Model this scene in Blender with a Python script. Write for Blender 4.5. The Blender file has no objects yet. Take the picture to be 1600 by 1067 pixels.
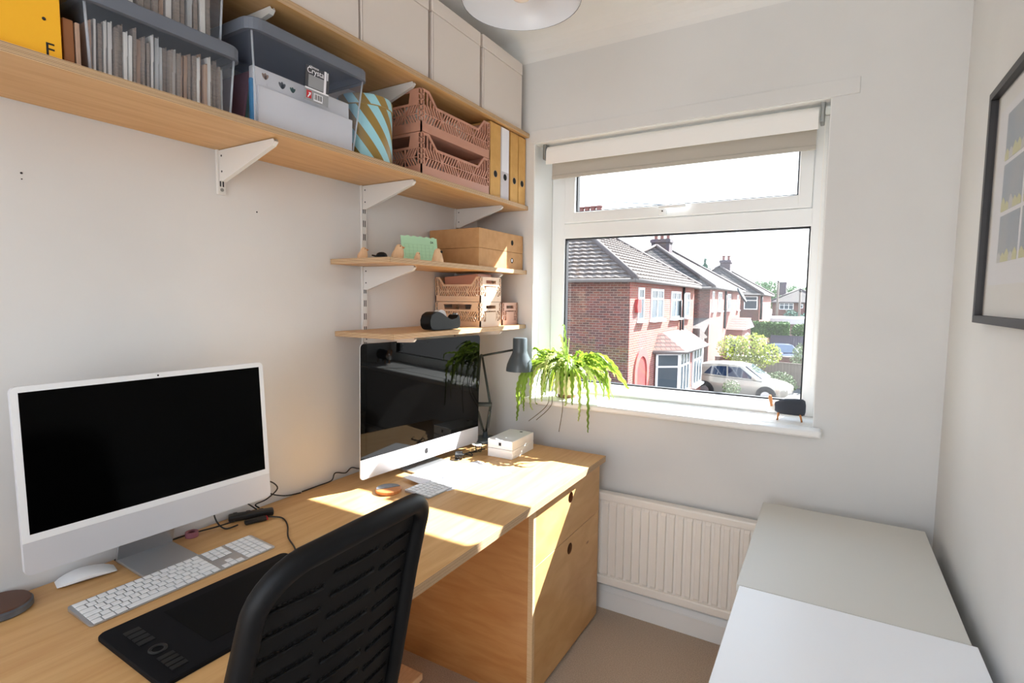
import bpy, bmesh, math, random
from mathutils import Vector, Matrix

R = math.radians
scene = bpy.context.scene
COL = scene.collection

# ------------------------------------------------------------------ camera
cd = bpy.data.cameras.new('camera')
cam = bpy.data.objects.new('camera', cd)
COL.objects.link(cam)
scene.camera = cam
YAW, PITCH, ROLL = R(30.50), R(4.615), R(-0.612)
fwd = Vector((-math.sin(YAW) * math.cos(PITCH), math.cos(YAW) * math.cos(PITCH), -math.sin(PITCH)))
rgt = Vector((math.cos(YAW), math.sin(YAW), 0))
dwn = fwd.cross(rgt)
r2 = math.cos(ROLL) * rgt + math.sin(ROLL) * dwn
d2 = -math.sin(ROLL) * rgt + math.cos(ROLL) * dwn
m3 = Matrix((r2, -d2, -fwd)).transposed()
cam.matrix_world = Matrix.Translation((0, 0, 1.41)) @ m3.to_4x4()
cd.sensor_width = 36
cd.lens = 838.29 / 1600 * 36
cd.clip_start = 0.02
cd.clip_end = 500

# ------------------------------------------------------------------ view, sky, sun
vs = scene.view_settings
vs.view_transform = 'Standard'
vs.look = 'None'
vs.gamma = 1
vs.use_curve_mapping = False
vs.exposure = 0.82
SUN_STRENGTH, SKY_STRENGTH = 18.0, 2.3

world = bpy.data.worlds.new('sky')
scene.world = world
world.use_nodes = True
wn = world.node_tree
wn.nodes.clear()
wo = wn.nodes.new('ShaderNodeOutputWorld')
wb = wn.nodes.new('ShaderNodeBackground')
wr = wn.nodes.new('ShaderNodeValToRGB')
wg = wn.nodes.new('ShaderNodeTexCoord')
wx = wn.nodes.new('ShaderNodeSeparateXYZ')
wn.links.new(wg.outputs['Generated'], wx.inputs[0])
wn.links.new(wx.outputs['Z'], wr.inputs['Fac'])
wr.color_ramp.elements[0].position = 0.0
wr.color_ramp.elements[0].color = (0.96, 0.98, 1.0, 1)
wr.color_ramp.elements[1].position = 0.7
wr.color_ramp.elements[1].color = (0.62, 0.78, 1.0, 1)
wn.links.new(wr.outputs['Color'], wb.inputs['Color'])
wb.inputs['Strength'].default_value = SKY_STRENGTH
wn.links.new(wb.outputs[0], wo.inputs[0])

sl = bpy.data.lights.new('sun', 'SUN')
sl.energy = SUN_STRENGTH
sl.angle = R(0.53)
sl.color = (1.0, 0.985, 0.96)
sun = bpy.data.objects.new('sun', sl)
COL.objects.link(sun)
sd = Vector((-0.515, -1.0, -0.97)).normalized()
sun.rotation_euler = sd.to_track_quat('-Z', 'Y').to_euler()
sun.location = (3, 14, 14)

try:
    scene.cycles.use_denoising = True
    scene.cycles.max_bounces = 10
    scene.cycles.diffuse_bounces = 6
    scene.cycles.transparent_max_bounces = 24
    scene.cycles.sample_clamp_indirect = 8
    scene.cycles.caustics_reflective = False
    scene.cycles.caustics_refractive = False
except Exception:
    pass

# ------------------------------------------------------------------ materials
def lin(c):
    return tuple(((v / 255) / 12.92 if v / 255 <= 0.04045 else (((v / 255) + 0.055) / 1.055) ** 2.4) for v in c)

MATS = {}

def new_mat(name):
    m = bpy.data.materials.new(name)
    m.use_nodes = True
    nt = m.node_tree
    return m, nt, nt.nodes['Principled BSDF']

def mat(name, rgb, rough=0.5, metal=0.0, spec=0.5, rgb2=None, scale=8.0, stretch=(1, 1, 1), bump=0.0, bscale=None, detail=4.0, lo=0.35, hi=0.65, sss=0.0):
    if name in MATS:
        return MATS[name]
    m, nt, p = new_mat(name)
    p.inputs['Base Color'].default_value = (*lin(rgb), 1)
    p.inputs['Roughness'].default_value = rough
    p.inputs['Metallic'].default_value = metal
    p.inputs['Specular IOR Level'].default_value = spec
    if rgb2 or bump:
        tc = nt.nodes.new('ShaderNodeTexCoord')
        mp = nt.nodes.new('ShaderNodeMapping')
        mp.inputs['Scale'].default_value = stretch
        nt.links.new(tc.outputs['Object'], mp.inputs['Vector'])
        if rgb2:
            nz = nt.nodes.new('ShaderNodeTexNoise')
            nz.inputs['Scale'].default_value = scale
            nz.inputs['Detail'].default_value = detail
            nt.links.new(mp.outputs[0], nz.inputs['Vector'])
            cr = nt.nodes.new('ShaderNodeValToRGB')
            cr.color_ramp.elements[0].position = lo
            cr.color_ramp.elements[1].position = hi
            cr.color_ramp.elements[0].color = (*lin(rgb), 1)
            cr.color_ramp.elements[1].color = (*lin(rgb2), 1)
            nt.links.new(nz.outputs['Fac'], cr.inputs['Fac'])
            nt.links.new(cr.outputs['Color'], p.inputs['Base Color'])
        if bump:
            nb = nt.nodes.new('ShaderNodeTexNoise')
            nb.inputs['Scale'].default_value = bscale or scale * 4
            nb.inputs['Detail'].default_value = 3
            nt.links.new(mp.outputs[0], nb.inputs['Vector'])
            bp = nt.nodes.new('ShaderNodeBump')
            bp.inputs['Strength'].default_value = bump
            bp.inputs['Distance'].default_value = 0.01
            nt.links.new(nb.outputs['Fac'], bp.inputs['Height'])
            nt.links.new(bp.outputs['Normal'], p.inputs['Normal'])
    MATS[name] = m
    return m

def stripes_mat(name, cols, axis, period, rough=0.6, offset=0.0, skew=0.0, skew_axis=1, circ=None):
    """hard stripes along one local axis (optionally round a cylinder)"""
    if name in MATS:
        return MATS[name]
    m, nt, p = new_mat(name)
    tc = nt.nodes.new('ShaderNodeTexCoord')
    sp = nt.nodes.new('ShaderNodeSeparateXYZ')
    nt.links.new(tc.outputs['Object'], sp.inputs[0])
    def math_node(op, a, b=None):
        n = nt.nodes.new('ShaderNodeMath')
        n.operation = op
        for i, v in enumerate((a, b)):
            if v is None:
                continue
            if isinstance(v, (int, float)):
                n.inputs[i].default_value = v
            else:
                nt.links.new(v, n.inputs[i])
        return n.outputs[0]
    if circ:
        ang = math_node('ARCTAN2', sp.outputs[1], sp.outputs[0])
        v = math_node('MULTIPLY', ang, circ / (2 * math.pi))
        v = math_node('ADD', v, math_node('MULTIPLY', sp.outputs[2], skew))
        v = math_node('ADD', v, 50.0)
    else:
        v = sp.outputs[axis]
        if skew:
            v = math_node('ADD', v, math_node('MULTIPLY', sp.outputs[skew_axis], skew))
        v = math_node('ADD', math_node('DIVIDE', v, period), 100 + offset)
    f = math_node('FRACT', v)
    cr = nt.nodes.new('ShaderNodeValToRGB')
    cr.color_ramp.interpolation = 'CONSTANT'
    els = cr.color_ramp.elements
    els[0].position = 0
    els[0].color = (*lin(cols[0]), 1)
    els[1].position = 1.0 / len(cols)
    els[1].color = (*lin(cols[1]), 1)
    for i in range(2, len(cols)):
        e = els.new(i / len(cols))
        e.color = (*lin(cols[i]), 1)
    nt.links.new(f, cr.inputs['Fac'])
    nt.links.new(cr.outputs['Color'], p.inputs['Base Color'])
    p.inputs['Roughness'].default_value = rough
    MATS[name] = m
    return m

def ply_mat(name, stretch, base=(216, 174, 118), dark=(198, 150, 94), rough=0.42):
    m, nt, p = new_mat(name)
    tc = nt.nodes.new('ShaderNodeTexCoord')
    mp = nt.nodes.new('ShaderNodeMapping')
    mp.inputs['Scale'].default_value = stretch
    nt.links.new(tc.outputs['Object'], mp.inputs['Vector'])
    nz = nt.nodes.new('ShaderNodeTexNoise')
    nz.inputs['Scale'].default_value = 5
    nz.inputs['Detail'].default_value = 6
    nz.inputs['Distortion'].default_value = 0.6
    nt.links.new(mp.outputs[0], nz.inputs['Vector'])
    cr = nt.nodes.new('ShaderNodeValToRGB')
    cr.color_ramp.elements[0].position = 0.3
    cr.color_ramp.elements[1].position = 0.72
    cr.color_ramp.elements[0].color = (*lin(dark), 1)
    cr.color_ramp.elements[1].color = (*lin(base), 1)
    nt.links.new(nz.outputs['Fac'], cr.inputs['Fac'])
    # sparse knots
    vo = nt.nodes.new('ShaderNodeTexVoronoi')
    vo.inputs['Scale'].default_value = 2.2
    vo.inputs['Randomness'].default_value = 1.0
    nt.links.new(mp.outputs[0], vo.inputs['Vector'])
    kr = nt.nodes.new('ShaderNodeValToRGB')
    kr.color_ramp.elements[0].position = 0.015
    kr.color_ramp.elements[0].color = (1, 1, 1, 1)
    kr.color_ramp.elements[1].position = 0.05
    kr.color_ramp.elements[1].color = (0, 0, 0, 1)
    nt.links.new(vo.outputs['Distance'], kr.inputs['Fac'])
    mx = nt.nodes.new('ShaderNodeMix')
    mx.data_type = 'RGBA'
    nt.links.new(kr.outputs['Color'], mx.inputs['Factor'])
    nt.links.new(cr.outputs['Color'], mx.inputs[6])
    mx.inputs[7].default_value = (*lin((140, 88, 44)), 1)
    nt.links.new(mx.outputs[2], p.inputs['Base Color'])
    p.inputs['Roughness'].default_value = rough
    MATS[name] = m
    return m

def thin_glass(name, tint=(1, 1, 1), refl=0.06, rough=0.0):
    m, nt, p = new_mat(name)
    nt.nodes.remove(p)
    out = nt.nodes['Material Output']
    tr = nt.nodes.new('ShaderNodeBsdfTransparent')
    tr.inputs['Color'].default_value = (*tint, 1)
    gl = nt.nodes.new('ShaderNodeBsdfGlossy')
    gl.inputs['Roughness'].default_value = rough
    lw = nt.nodes.new('ShaderNodeLayerWeight')
    lw.inputs['Blend'].default_value = 0.5
    pw = nt.nodes.new('ShaderNodeMath')
    pw.operation = 'POWER'
    pw.inputs[1].default_value = 5.0
    nt.links.new(lw.outputs['Facing'], pw.inputs[0])
    ml = nt.nodes.new('ShaderNodeMath')
    ml.operation = 'MULTIPLY_ADD'
    ml.inputs[1].default_value = 0.9
    ml.inputs[2].default_value = refl
    nt.links.new(pw.outputs[0], ml.inputs[0])
    mx = nt.nodes.new('ShaderNodeMixShader')
    nt.links.new(ml.outputs[0], mx.inputs[0])
    nt.links.new(tr.outputs[0], mx.inputs[1])
    nt.links.new(gl.outputs[0], mx.inputs[2])
    nt.links.new(mx.outputs[0], out.inputs['Surface'])
    MATS[name] = m
    return m

def cloudy_plastic(name, rgb, alpha, rough=0.25):
    m, nt, p = new_mat(name)
    p.inputs['Base Color'].default_value = (*lin(rgb), 1)
    p.inputs['Roughness'].default_value = rough
    p.inputs['Alpha'].default_value = alpha
    MATS[name] = m
    return m

def brick_mat(name, c1, c2, mortar, bw=0.225, bh=0.075, rough=0.85, ms=0.012, sx=1.0, sy=1.0, bump=0.4, offs=0.5):
    m, nt, p = new_mat(name)
    tc = nt.nodes.new('ShaderNodeTexCoord')
    sp = nt.nodes.new('ShaderNodeSeparateXYZ')
    nt.links.new(tc.outputs['Object'], sp.inputs[0])
    ad = nt.nodes.new('ShaderNodeMath')
    ad.operation = 'ADD'
    nt.links.new(sp.outputs[0], ad.inputs[0])
    nt.links.new(sp.outputs[1], ad.inputs[1])
    sy_ = nt.nodes.new('ShaderNodeMath')
    sy_.operation = 'MULTIPLY'
    sy_.inputs[1].default_value = sy
    nt.links.new(sp.outputs[2], sy_.inputs[0])
    cb = nt.nodes.new('ShaderNodeCombineXYZ')
    nt.links.new(ad.outputs[0], cb.inputs[0])
    nt.links.new(sy_.outputs[0], cb.inputs[1])
    br = nt.nodes.new('ShaderNodeTexBrick')
    br.inputs['Scale'].default_value = 1.0
    br.inputs['Brick Width'].default_value = bw
    br.inputs['Row Height'].default_value = bh
    br.inputs['Mortar Size'].default_value = ms
    br.inputs['Color1'].default_value = (*lin(c1), 1)
    br.inputs['Color2'].default_value = (*lin(c2), 1)
    br.inputs['Mortar'].default_value = (*lin(mortar), 1)
    br.offset = offs
    nt.links.new(cb.outputs[0], br.inputs['Vector'])
    nz = nt.nodes.new('ShaderNodeTexNoise')
    nz.inputs['Scale'].default_value = 1.3
    nt.links.new(tc.outputs['Object'], nz.inputs['Vector'])
    mx = nt.nodes.new('ShaderNodeMix')
    mx.data_type = 'RGBA'
    mx.blend_type = 'MULTIPLY'
    mx.inputs['Factor'].default_value = 0.35
    nt.links.new(br.outputs['Color'], mx.inputs[6])
    nt.links.new(nz.outputs['Color'], mx.inputs[7])
    nt.links.new(mx.outputs[2], p.inputs['Base Color'])
    if bump:
        bp = nt.nodes.new('ShaderNodeBump')
        bp.inputs['Strength'].default_value = bump
        bp.inputs['Distance'].default_value = 0.02
        nt.links.new(br.outputs['Fac'], bp.inputs['Height'])
        bp.invert = True
        nt.links.new(bp.outputs['Normal'], p.inputs['Normal'])
    p.inputs['Roughness'].default_value = rough
    MATS[name] = m
    return m

def leaf_mat(name, rgb, through):
    m, nt, p = new_mat(name)
    p.inputs['Base Color'].default_value = (*lin(rgb), 1)
    p.inputs['Roughness'].default_value = 0.45
    tl = nt.nodes.new('ShaderNodeBsdfTranslucent')
    tl.inputs['Color'].default_value = (*lin(through), 1)
    mx = nt.nodes.new('ShaderNodeMixShader')
    mx.inputs[0].default_value = 0.45
    nt.links.new(p.outputs[0], mx.inputs[1])
    nt.links.new(tl.outputs[0], mx.inputs[2])
    nt.links.new(mx.outputs[0], nt.nodes['Material Output'].inputs['Surface'])
    MATS[name] = m
    return m

mat('wall', (222, 222, 221), 0.75, rgb2=(217, 217, 216), scale=2.5, bump=0.02, bscale=180)
mat('ceiling', (232, 232, 230), 0.8, bump=0.02, bscale=120)
mat('gloss_white', (236, 236, 234), 0.35)
mat('upvc', (238, 240, 241), 0.28)
mat('gasket', (22, 24, 30), 0.6)
mat('radiator', (238, 234, 228), 0.35)
mat('carpet', (224, 206, 188), 0.95, rgb2=(194, 174, 154), scale=260, bump=0.7, bscale=420, spec=0.1)
ply_mat('ply_y', (9, 0.7, 9))
ply_mat('ply_x', (0.7, 9, 9))
ply_mat('ply_front', (4, 1.2, 3))
ply_mat('ply_orange', (1.0, 6, 6), base=(206, 150, 92), dark=(186, 124, 68))
stripes_mat('ply_edge', [(214, 184, 146), (150, 112, 78), (218, 190, 154), (168, 130, 92), (214, 186, 148), (140, 104, 72)], 2, 0.0085, 0.7)
mat('ply_edge_light', (226, 196, 156), 0.6, rgb2=(206, 168, 122), scale=6, stretch=(1, 1, 60))
mat('aluminium', (200, 202, 206), 0.32, metal=0.85)
mat('silver_paint', (216, 218, 224), 0.38, metal=0.25)
mat('white_plastic', (236, 238, 240), 0.3)
mat('screen', (3, 3, 3), 0.12, spec=0.06)
mat('screen_glossy', (4, 4, 4), 0.03, spec=0.17)
mat('black_plastic', (17, 17, 19), 0.45)
mat('dispenser_black', (10, 10, 11), 0.55, spec=0.3)
mat('black_soft', (7, 8, 11), 0.5, spec=0.25)
mat('tablet_grey', (11, 12, 16), 0.6, spec=0.15)
mat('tablet_black', (6, 6, 7), 0.6, spec=0.12)
mat('black_frame', (36, 34, 37), 0.45)
mat('mesh_black', (9, 9, 10), 0.6, spec=0.25)
mat('rail_white', (224, 223, 220), 0.45)
mat('slot_dark', (46, 46, 52), 0.8)
mat('cream_card', (222, 212, 204), 0.75)
mat('card_seam', (176, 162, 154), 0.8)
mat('kraft', (196, 150, 102), 0.8, rgb2=(186, 140, 92), scale=30)
mat('kraft_dark', (164, 110, 66), 0.8, rgb2=(156, 102, 60), scale=30)
mat('file_kraft', (216, 168, 98), 0.75, rgb2=(206, 158, 88), scale=20)
mat('file_grey', (206, 200, 204), 0.7)
mat('paper_white', (240, 240, 246), 0.7)
mat('ink', (30, 28, 30), 0.7)
cloudy_plastic('tub_highlight', (206, 212, 222), 0.5)
mat('hole_wall_shade', (112, 72, 40), 0.8)  # wall of the drawer holes, browned to put their shade into the colour
mat('hole_dark', (8, 8, 8), 0.9)
mat('crate_pink', (196, 142, 120), 0.45)
mat('crate_beige', (226, 196, 168), 0.45)
mat('crate_white', (232, 222, 214), 0.45)
mat('crate_rose', (214, 172, 154), 0.45)
mat('yellow_card', (250, 184, 32), 0.6)
mat('lid_grey', (104, 110, 122), 0.4)
cloudy_plastic('clear_box', (178, 186, 200), 0.12)
cloudy_plastic('smoke_box', (130, 140, 164), 0.17)
cloudy_plastic('film', (235, 238, 240), 0.45, 0.15)
mat('sleeve_brown', (128, 116, 108), 0.6, rgb2=(150, 136, 126), scale=40, stretch=(1, 1, 8))
mat('sleeve_white', (226, 224, 222), 0.6)
mat('sleeve_tan', (176, 146, 126), 0.7)
mat('wood_brown', (150, 96, 56), 0.6, rgb2=(122, 74, 40), scale=14, stretch=(1, 1, 0.2))
mat('wood_pale', (232, 196, 156), 0.55, rgb2=(222, 182, 140), scale=30, stretch=(6, 1, 1))
mat('wood_warm', (206, 140, 84), 0.5, rgb2=(188, 118, 66), scale=30, stretch=(1, 6, 1))
mat('leather_brown', (86, 52, 34), 0.45)
mat('stone_grey', (112, 116, 122), 0.35, rgb2=(70, 74, 80), scale=18)
stripes_mat('tin', [(160, 214, 226), (150, 122, 60)], 2, 1, 0.35, circ=8.0, skew=11.0)
mat('tin_rim', (164, 136, 74), 0.4)
mat('blue_folder', (52, 142, 200), 0.5)
mat('red_folder', (150, 92, 104), 0.6)
mat('green_folder', (66, 110, 92), 0.6)
mat('label_dark', (62, 64, 70), 0.5)
mat('label_grey', (150, 152, 156), 0.5)
mat('label_red', (200, 44, 54), 0.5)
mat('mint_card', (182, 226, 188), 0.7)
mat('mint_line', (140, 192, 150), 0.7)
mat('blind_white', (244, 243, 240), 0.5)
mat('blind_taupe', (186, 180, 170), 0.8, bump=0.05, bscale=600)
mat('lamp_grey', (74, 84, 90), 0.35)
mat('lamp_arm', (64, 70, 66), 0.4, metal=0.4)
mat('spring', (150, 152, 150), 0.35, metal=0.8)
mat('shade_white', (232, 234, 238), 0.25)
mat('cabinet_grey', (212, 210, 203), 0.45)
mat('cabinet_white', (244, 246, 250), 0.35)
leaf_mat('leaf', (122, 154, 60), (146, 172, 58))
leaf_mat('leaf_pale', (190, 204, 134), (194, 208, 116))
mat('stem_brown', (96, 84, 50), 0.7)
mat('pot_cream', (226, 210, 170), 0.4, rgb2=(206, 186, 138), scale=9)
mat('pot_band', (132, 96, 58), 0.5)
mat('soil', (70, 54, 42), 0.95)
mat('felt_dark', (58, 62, 70), 0.9, bump=0.2, bscale=500)
mat('face_white', (236, 232, 226), 0.6)
mat('mat_board', (238, 236, 232), 0.8)
mat('print_sky', (112, 134, 160), 0.8, rgb2=(142, 150, 160), scale=9)
mat('print_house', (206, 204, 124), 0.8)
mat('print_house_grey', (198, 198, 194), 0.8)
mat('bulb', (240, 226, 214), 0.2)
mat('mortar_floor', (120, 116, 110), 0.9)
thin_glass('pane_glass', (0.985, 0.995, 0.99), 0.022)
thin_glass('picture_glass', (0.99, 0.99, 0.99), 0.02)
# outside
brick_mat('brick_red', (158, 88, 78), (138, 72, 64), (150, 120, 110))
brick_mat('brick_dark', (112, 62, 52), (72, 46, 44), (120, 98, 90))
brick_mat('tiles', (86, 76, 73), (70, 62, 60), (30, 27, 28), bw=0.3, bh=0.19, ms=0.03, bump=0.8, offs=0.0)
brick_mat('tiles_red', (130, 88, 80), (112, 72, 66), (64, 42, 40), bw=0.25, bh=0.12, ms=0.018, bump=0.8)
mat('ridge_tile', (70, 62, 62), 0.8)
mat('tile_face', (92, 83, 79), 0.85, rgb2=(72, 64, 62), scale=9)
mat('fascia', (96, 90, 88), 0.7)
mat('pvc_out', (214, 216, 218), 0.4)
mat('window_dark', (62, 72, 80), 0.25, spec=0.3)
mat('curtain', (196, 204, 210), 0.9)
mat('pot_red', (112, 74, 70), 0.85)
brick_mat('brick_soot', (88, 76, 84), (70, 62, 72), (100, 92, 96))
mat('lead', (96, 100, 112), 0.6)
mat('pipe_black', (30, 30, 34), 0.5)
mat('red_paint', (160, 56, 54), 0.6)
mat('arch_red', (166, 84, 80), 0.7)
mat('car_silver', (168, 162, 152), 0.25, metal=0.35)
mat('car_white', (222, 226, 230), 0.25)
mat('car_blue', (40, 48, 74), 0.2, metal=0.3)
mat('car_glass', (30, 44, 66), 0.05, spec=0.9)
mat('tyre', (24, 24, 25), 0.8)
mat('fence_wood', (128, 116, 108), 0.9, rgb2=(106, 96, 88), scale=10, stretch=(8, 8, 0.5))
mat('fence_dark', (74, 70, 82), 0.9)
mat('hedge', (78, 112, 44), 0.8, rgb2=(50, 82, 34), scale=6)
leaf_mat('tree_lime', (128, 138, 68), (140, 150, 70))
mat('bush_silver', (128, 138, 106), 0.8, rgb2=(92, 108, 74), scale=6)
mat('tree_far', (118, 140, 104), 0.9, rgb2=(94, 120, 88), scale=0.8)
mat('conifer', (72, 104, 90), 0.9)
mat('bark', (90, 76, 62), 0.9)
mat('tarmac', (104, 102, 102), 0.95, rgb2=(92, 90, 90), scale=3)
mat('roof_white', (180, 182, 184), 0.7)
mat('render_white', (222, 220, 214), 0.8)
mat('pole_wood', (98, 88, 80), 0.9)
mat('wire', (90, 96, 104), 0.7)
mat('ledge_grey', (120, 116, 114), 0.7)

# ------------------------------------------------------------------ helpers
class B:
    def __init__(s, *mats):
        s.bm = bmesh.new()
        s.mats = mats or ('wall',)

    def _set(s, faces, mi):
        for f in faces:
            f.material_index = mi

    def box(s, x0, x1, y0, y1, z0, z1, mi=0, bev=0.0, seg=2, M=None):
        bm = s.bm
        vs_ = [bm.verts.new((x, y, z)) for x in (x0, x1) for y in (y0, y1) for z in (z0, z1)]
        idx = ((0, 1, 3, 2), (4, 6, 7, 5), (0, 4, 5, 1), (2, 3, 7, 6), (0, 2, 6, 4), (1, 5, 7, 3))
        fs = [bm.faces.new([vs_[i] for i in f]) for f in idx]
        s._set(fs, mi)
        if bev > 0:
            es = list({e for f in fs for e in f.edges})
            res = bmesh.ops.bevel(bm, geom=es, offset=bev, segments=seg, profile=0.5, affect='EDGES', clamp_overlap=True)
            s._set(res['faces'], mi)
            vs_ = list({v for f in res['faces'] for v in f.verts} | {v for v in vs_ if v.is_valid})
        if M is not None:
            bmesh.ops.transform(bm, matrix=M, verts=[v for v in vs_ if v.is_valid])
        return s

    def prism(s, pts, axis, a0, a1, mi=0, M=None):
        """extrude a 2-D outline along an axis: axis 0 -> pts are (y,z), 1 -> (x,z), 2 -> (x,y)"""
        bm = s.bm
        def mk(p, a):
            return (a, p[0], p[1]) if axis == 0 else ((p[0], a, p[1]) if axis == 1 else (p[0], p[1], a))
        v0 = [bm.verts.new(mk(p, a0)) for p in pts]
        v1 = [bm.verts.new(mk(p, a1)) for p in pts]
        n = len(pts)
        fs = [bm.faces.new(v0), bm.faces.new(v1[::-1])]
        for i in range(n):
            fs.append(bm.faces.new((v0[i], v0[(i + 1) % n], v1[(i + 1) % n], v1[i])))
        s._set(fs, mi)
        if M is not None:
            bmesh.ops.transform(bm, matrix=M, verts=v0 + v1)
        return s

    def tube(s, pts, r, n=8, mi=0, cap=True, closed=False):
        bm = s.bm
        pts = [Vector(p) for p in pts]
        rs = r if isinstance(r, (list, tuple)) else [r] * len(pts)
        rings = []
        N = len(pts)
        prev = None
        for i, p in enumerate(pts):
            a = pts[(i - 1) % N] if (closed or i > 0) else p
            b = pts[(i + 1) % N] if (closed or i < N - 1) else p
            t = (b - a).normalized()
            if prev is None:
                up = Vector((0, 0, 1)) if abs(t.z) < 0.9 else Vector((1, 0, 0))
                u = t.cross(up).normalized()
            else:
                u = (prev - t * prev.dot(t)).normalized()
            prev = u
            w = t.cross(u)
            rings.append([bm.verts.new(p + (u * math.cos(2 * math.pi * k / n) + w * math.sin(2 * math.pi * k / n)) * rs[i]) for k in range(n)])
        fs = []
        for i in range(N if closed else N - 1):
            A_, B_ = rings[i], rings[(i + 1) % N]
            for k in range(n):
                fs.append(bm.faces.new((A_[k], A_[(k + 1) % n], B_[(k + 1) % n], B_[k])))
        if cap and not closed:
            fs.append(bm.faces.new(rings[0][::-1]))
            fs.append(bm.faces.new(rings[-1]))
        s._set(fs, mi)
        for f in fs:
            f.smooth = True
        return s

    def lathe(s, prof, n=24, c=(0, 0, 0), mi=0, M=None, closed=False):
        bm = s.bm
        rings = []
        for r, z in prof:
            if r < 1e-6:
                rings.append([bm.verts.new((c[0], c[1], c[2] + z))])
            else:
                rings.append([bm.verts.new((c[0] + r * math.cos(2 * math.pi * k / n), c[1] + r * math.sin(2 * math.pi * k / n), c[2] + z)) for k in range(n)])
        fs = []
        pairs = list(zip(rings[:-1], rings[1:]))
        if closed:
            pairs.append((rings[-1], rings[0]))
        for A_, B_ in pairs:
            for k in range(n):
                k2 = (k + 1) % n
                if len(A_) == 1 and len(B_) == 1:
                    continue
                if len(A_) == 1:
                    fs.append(bm.faces.new((A_[0], B_[k2], B_[k])))
                elif len(B_) == 1:
                    fs.append(bm.faces.new((A_[k], A_[k2], B_[0])))
                else:
                    fs.append(bm.faces.new((A_[k], A_[k2], B_[k2], B_[k])))
        s._set(fs, mi)
        for f in fs:
            f.smooth = True
        if M is not None:
            bmesh.ops.transform(bm, matrix=M, verts=[v for r_ in rings for v in r_])
        return s

    def quad(s, *pts, mi=0):
        f = s.bm.faces.new([s.bm.verts.new(p) for p in pts])
        f.material_index = mi
        return s

    def grid(s, rows, mi=0, smooth=True, close=False):
        bm = s.bm
        V = [[bm.verts.new(p) for p in r] for r in rows]
        for a, b in zip(V[:-1], V[1:]):
            n = len(a)
            for k in range(n if close else n - 1):
                f = bm.faces.new((a[k], a[(k + 1) % n], b[(k + 1) % n], b[k]))
                f.material_index = mi
                f.smooth = smooth
        return V

    def build(s, name, parent=None, smooth=False, norm=True, loc=None):
        if norm:
            bmesh.ops.recalc_face_normals(s.bm, faces=s.bm.faces)
        me = bpy.data.meshes.new(name)
        if smooth:
            for f in s.bm.faces:
                f.smooth = True
        s.bm.to_mesh(me)
        s.bm.free()
        for m in s.mats:
            me.materials.append(MATS[m])
        if smooth:
            try:
                me.set_sharp_from_angle(angle=R(38))
            except Exception:
                pass
        o = bpy.data.objects.new(name, me)
        COL.objects.link(o)
        if parent:
            o.parent = parent
        if loc:
            o.location = loc
        return o

def tag(o, label=None, cat=None, group=None, kind=None):
    if label:
        o['label'] = label
    if cat:
        o['category'] = cat
    if group:
        o['group'] = group
    if kind:
        o['kind'] = kind
    return o

def thing(name, label, cat, loc=(0, 0, 0), rz=0.0, group=None):
    o = bpy.data.objects.new(name, None)
    COL.objects.link(o)
    o.location = loc
    o.rotation_euler = (0, 0, rz)
    o.empty_display_size = 0.05
    return tag(o, label, cat, group)

def copy_tree(o, parent=None):
    c = o.copy()
    COL.objects.link(c)
    if parent:
        c.parent = parent
    for ch in list(o.children):
        copy_tree(ch, c)
    return c

def text(name, body, size, m, parent, loc, rot, ext=0.0003, align='LEFT'):
    cu = bpy.data.curves.new(name, 'FONT')
    cu.body = body
    cu.size = size
    cu.extrude = ext
    cu.align_x = align
    cu.materials.append(MATS[m])
    tmp = bpy.data.objects.new(name, cu)
    me = bpy.data.meshes.new_from_object(tmp)
    bpy.data.objects.remove(tmp)
    bpy.data.curves.remove(cu)
    o = bpy.data.objects.new(name, me)
    COL.objects.link(o)
    o.parent = parent
    o.location = loc
    o.rotation_euler = rot
    return o

FACE_X = (R(90), 0, R(90))      # lettering that reads when looked at from +X
def rr_outline(w, h, r, n=5):
    """rounded rectangle outline centred on 0 as (u,v)"""
    out = []
    for cx, cy, a0 in ((w / 2 - r, h / 2 - r, 0), (-w / 2 + r, h / 2 - r, 90), (-w / 2 + r, -h / 2 + r, 180), (w / 2 - r, -h / 2 + r, 270)):
        for k in range(n + 1):
            a = R(a0 + 90 * k / n)
            out.append((cx + r * math.cos(a), cy + r * math.sin(a)))
    return out

def circ(r, n=16, c=(0, 0)):
    return [(c[0] + r * math.cos(2 * math.pi * k / n), c[1] + r * math.sin(2 * math.pi * k / n)) for k in range(n)]

def spline(pts, n=6):
    """Catmull-Rom through points"""
    P = [Vector(p) for p in pts]
    out = []
    for i in range(len(P) - 1):
        p0, p1, p2, p3 = P[max(i - 1, 0)], P[i], P[i + 1], P[min(i + 2, len(P) - 1)]
        for k in range(n):
            t = k / n
            out.append(0.5 * ((2 * p1) + (-p0 + p2) * t + (2 * p0 - 5 * p1 + 4 * p2 - p3) * t * t + (-p0 + 3 * p1 - 3 * p2 + p3) * t ** 3))
    out.append(P[-1])
    return out

# ------------------------------------------------------------------ room shell
XL, XR, YW, YB = -1.54, 0.345, 2.26, -1.15
ZC, ZCOV = 2.575, 2.495
RX0, RX1, RZ0, RZ1 = -1.222, -0.028, 0.945, 2.13      # window recess
WT = 0.30

def struct(o):
    o['kind'] = 'structure'
    return o

b = B('carpet'); b.box(XL - 0.1, XR + 0.1, YB - 1.6, YW + 0.05, -0.15, 0)
struct(b.build('floor'))
b = B('ceiling'); b.box(XL - 0.1, XR + 0.1, YB - 0.1, YW + 0.05, ZC, ZC + 0.12)
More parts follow.
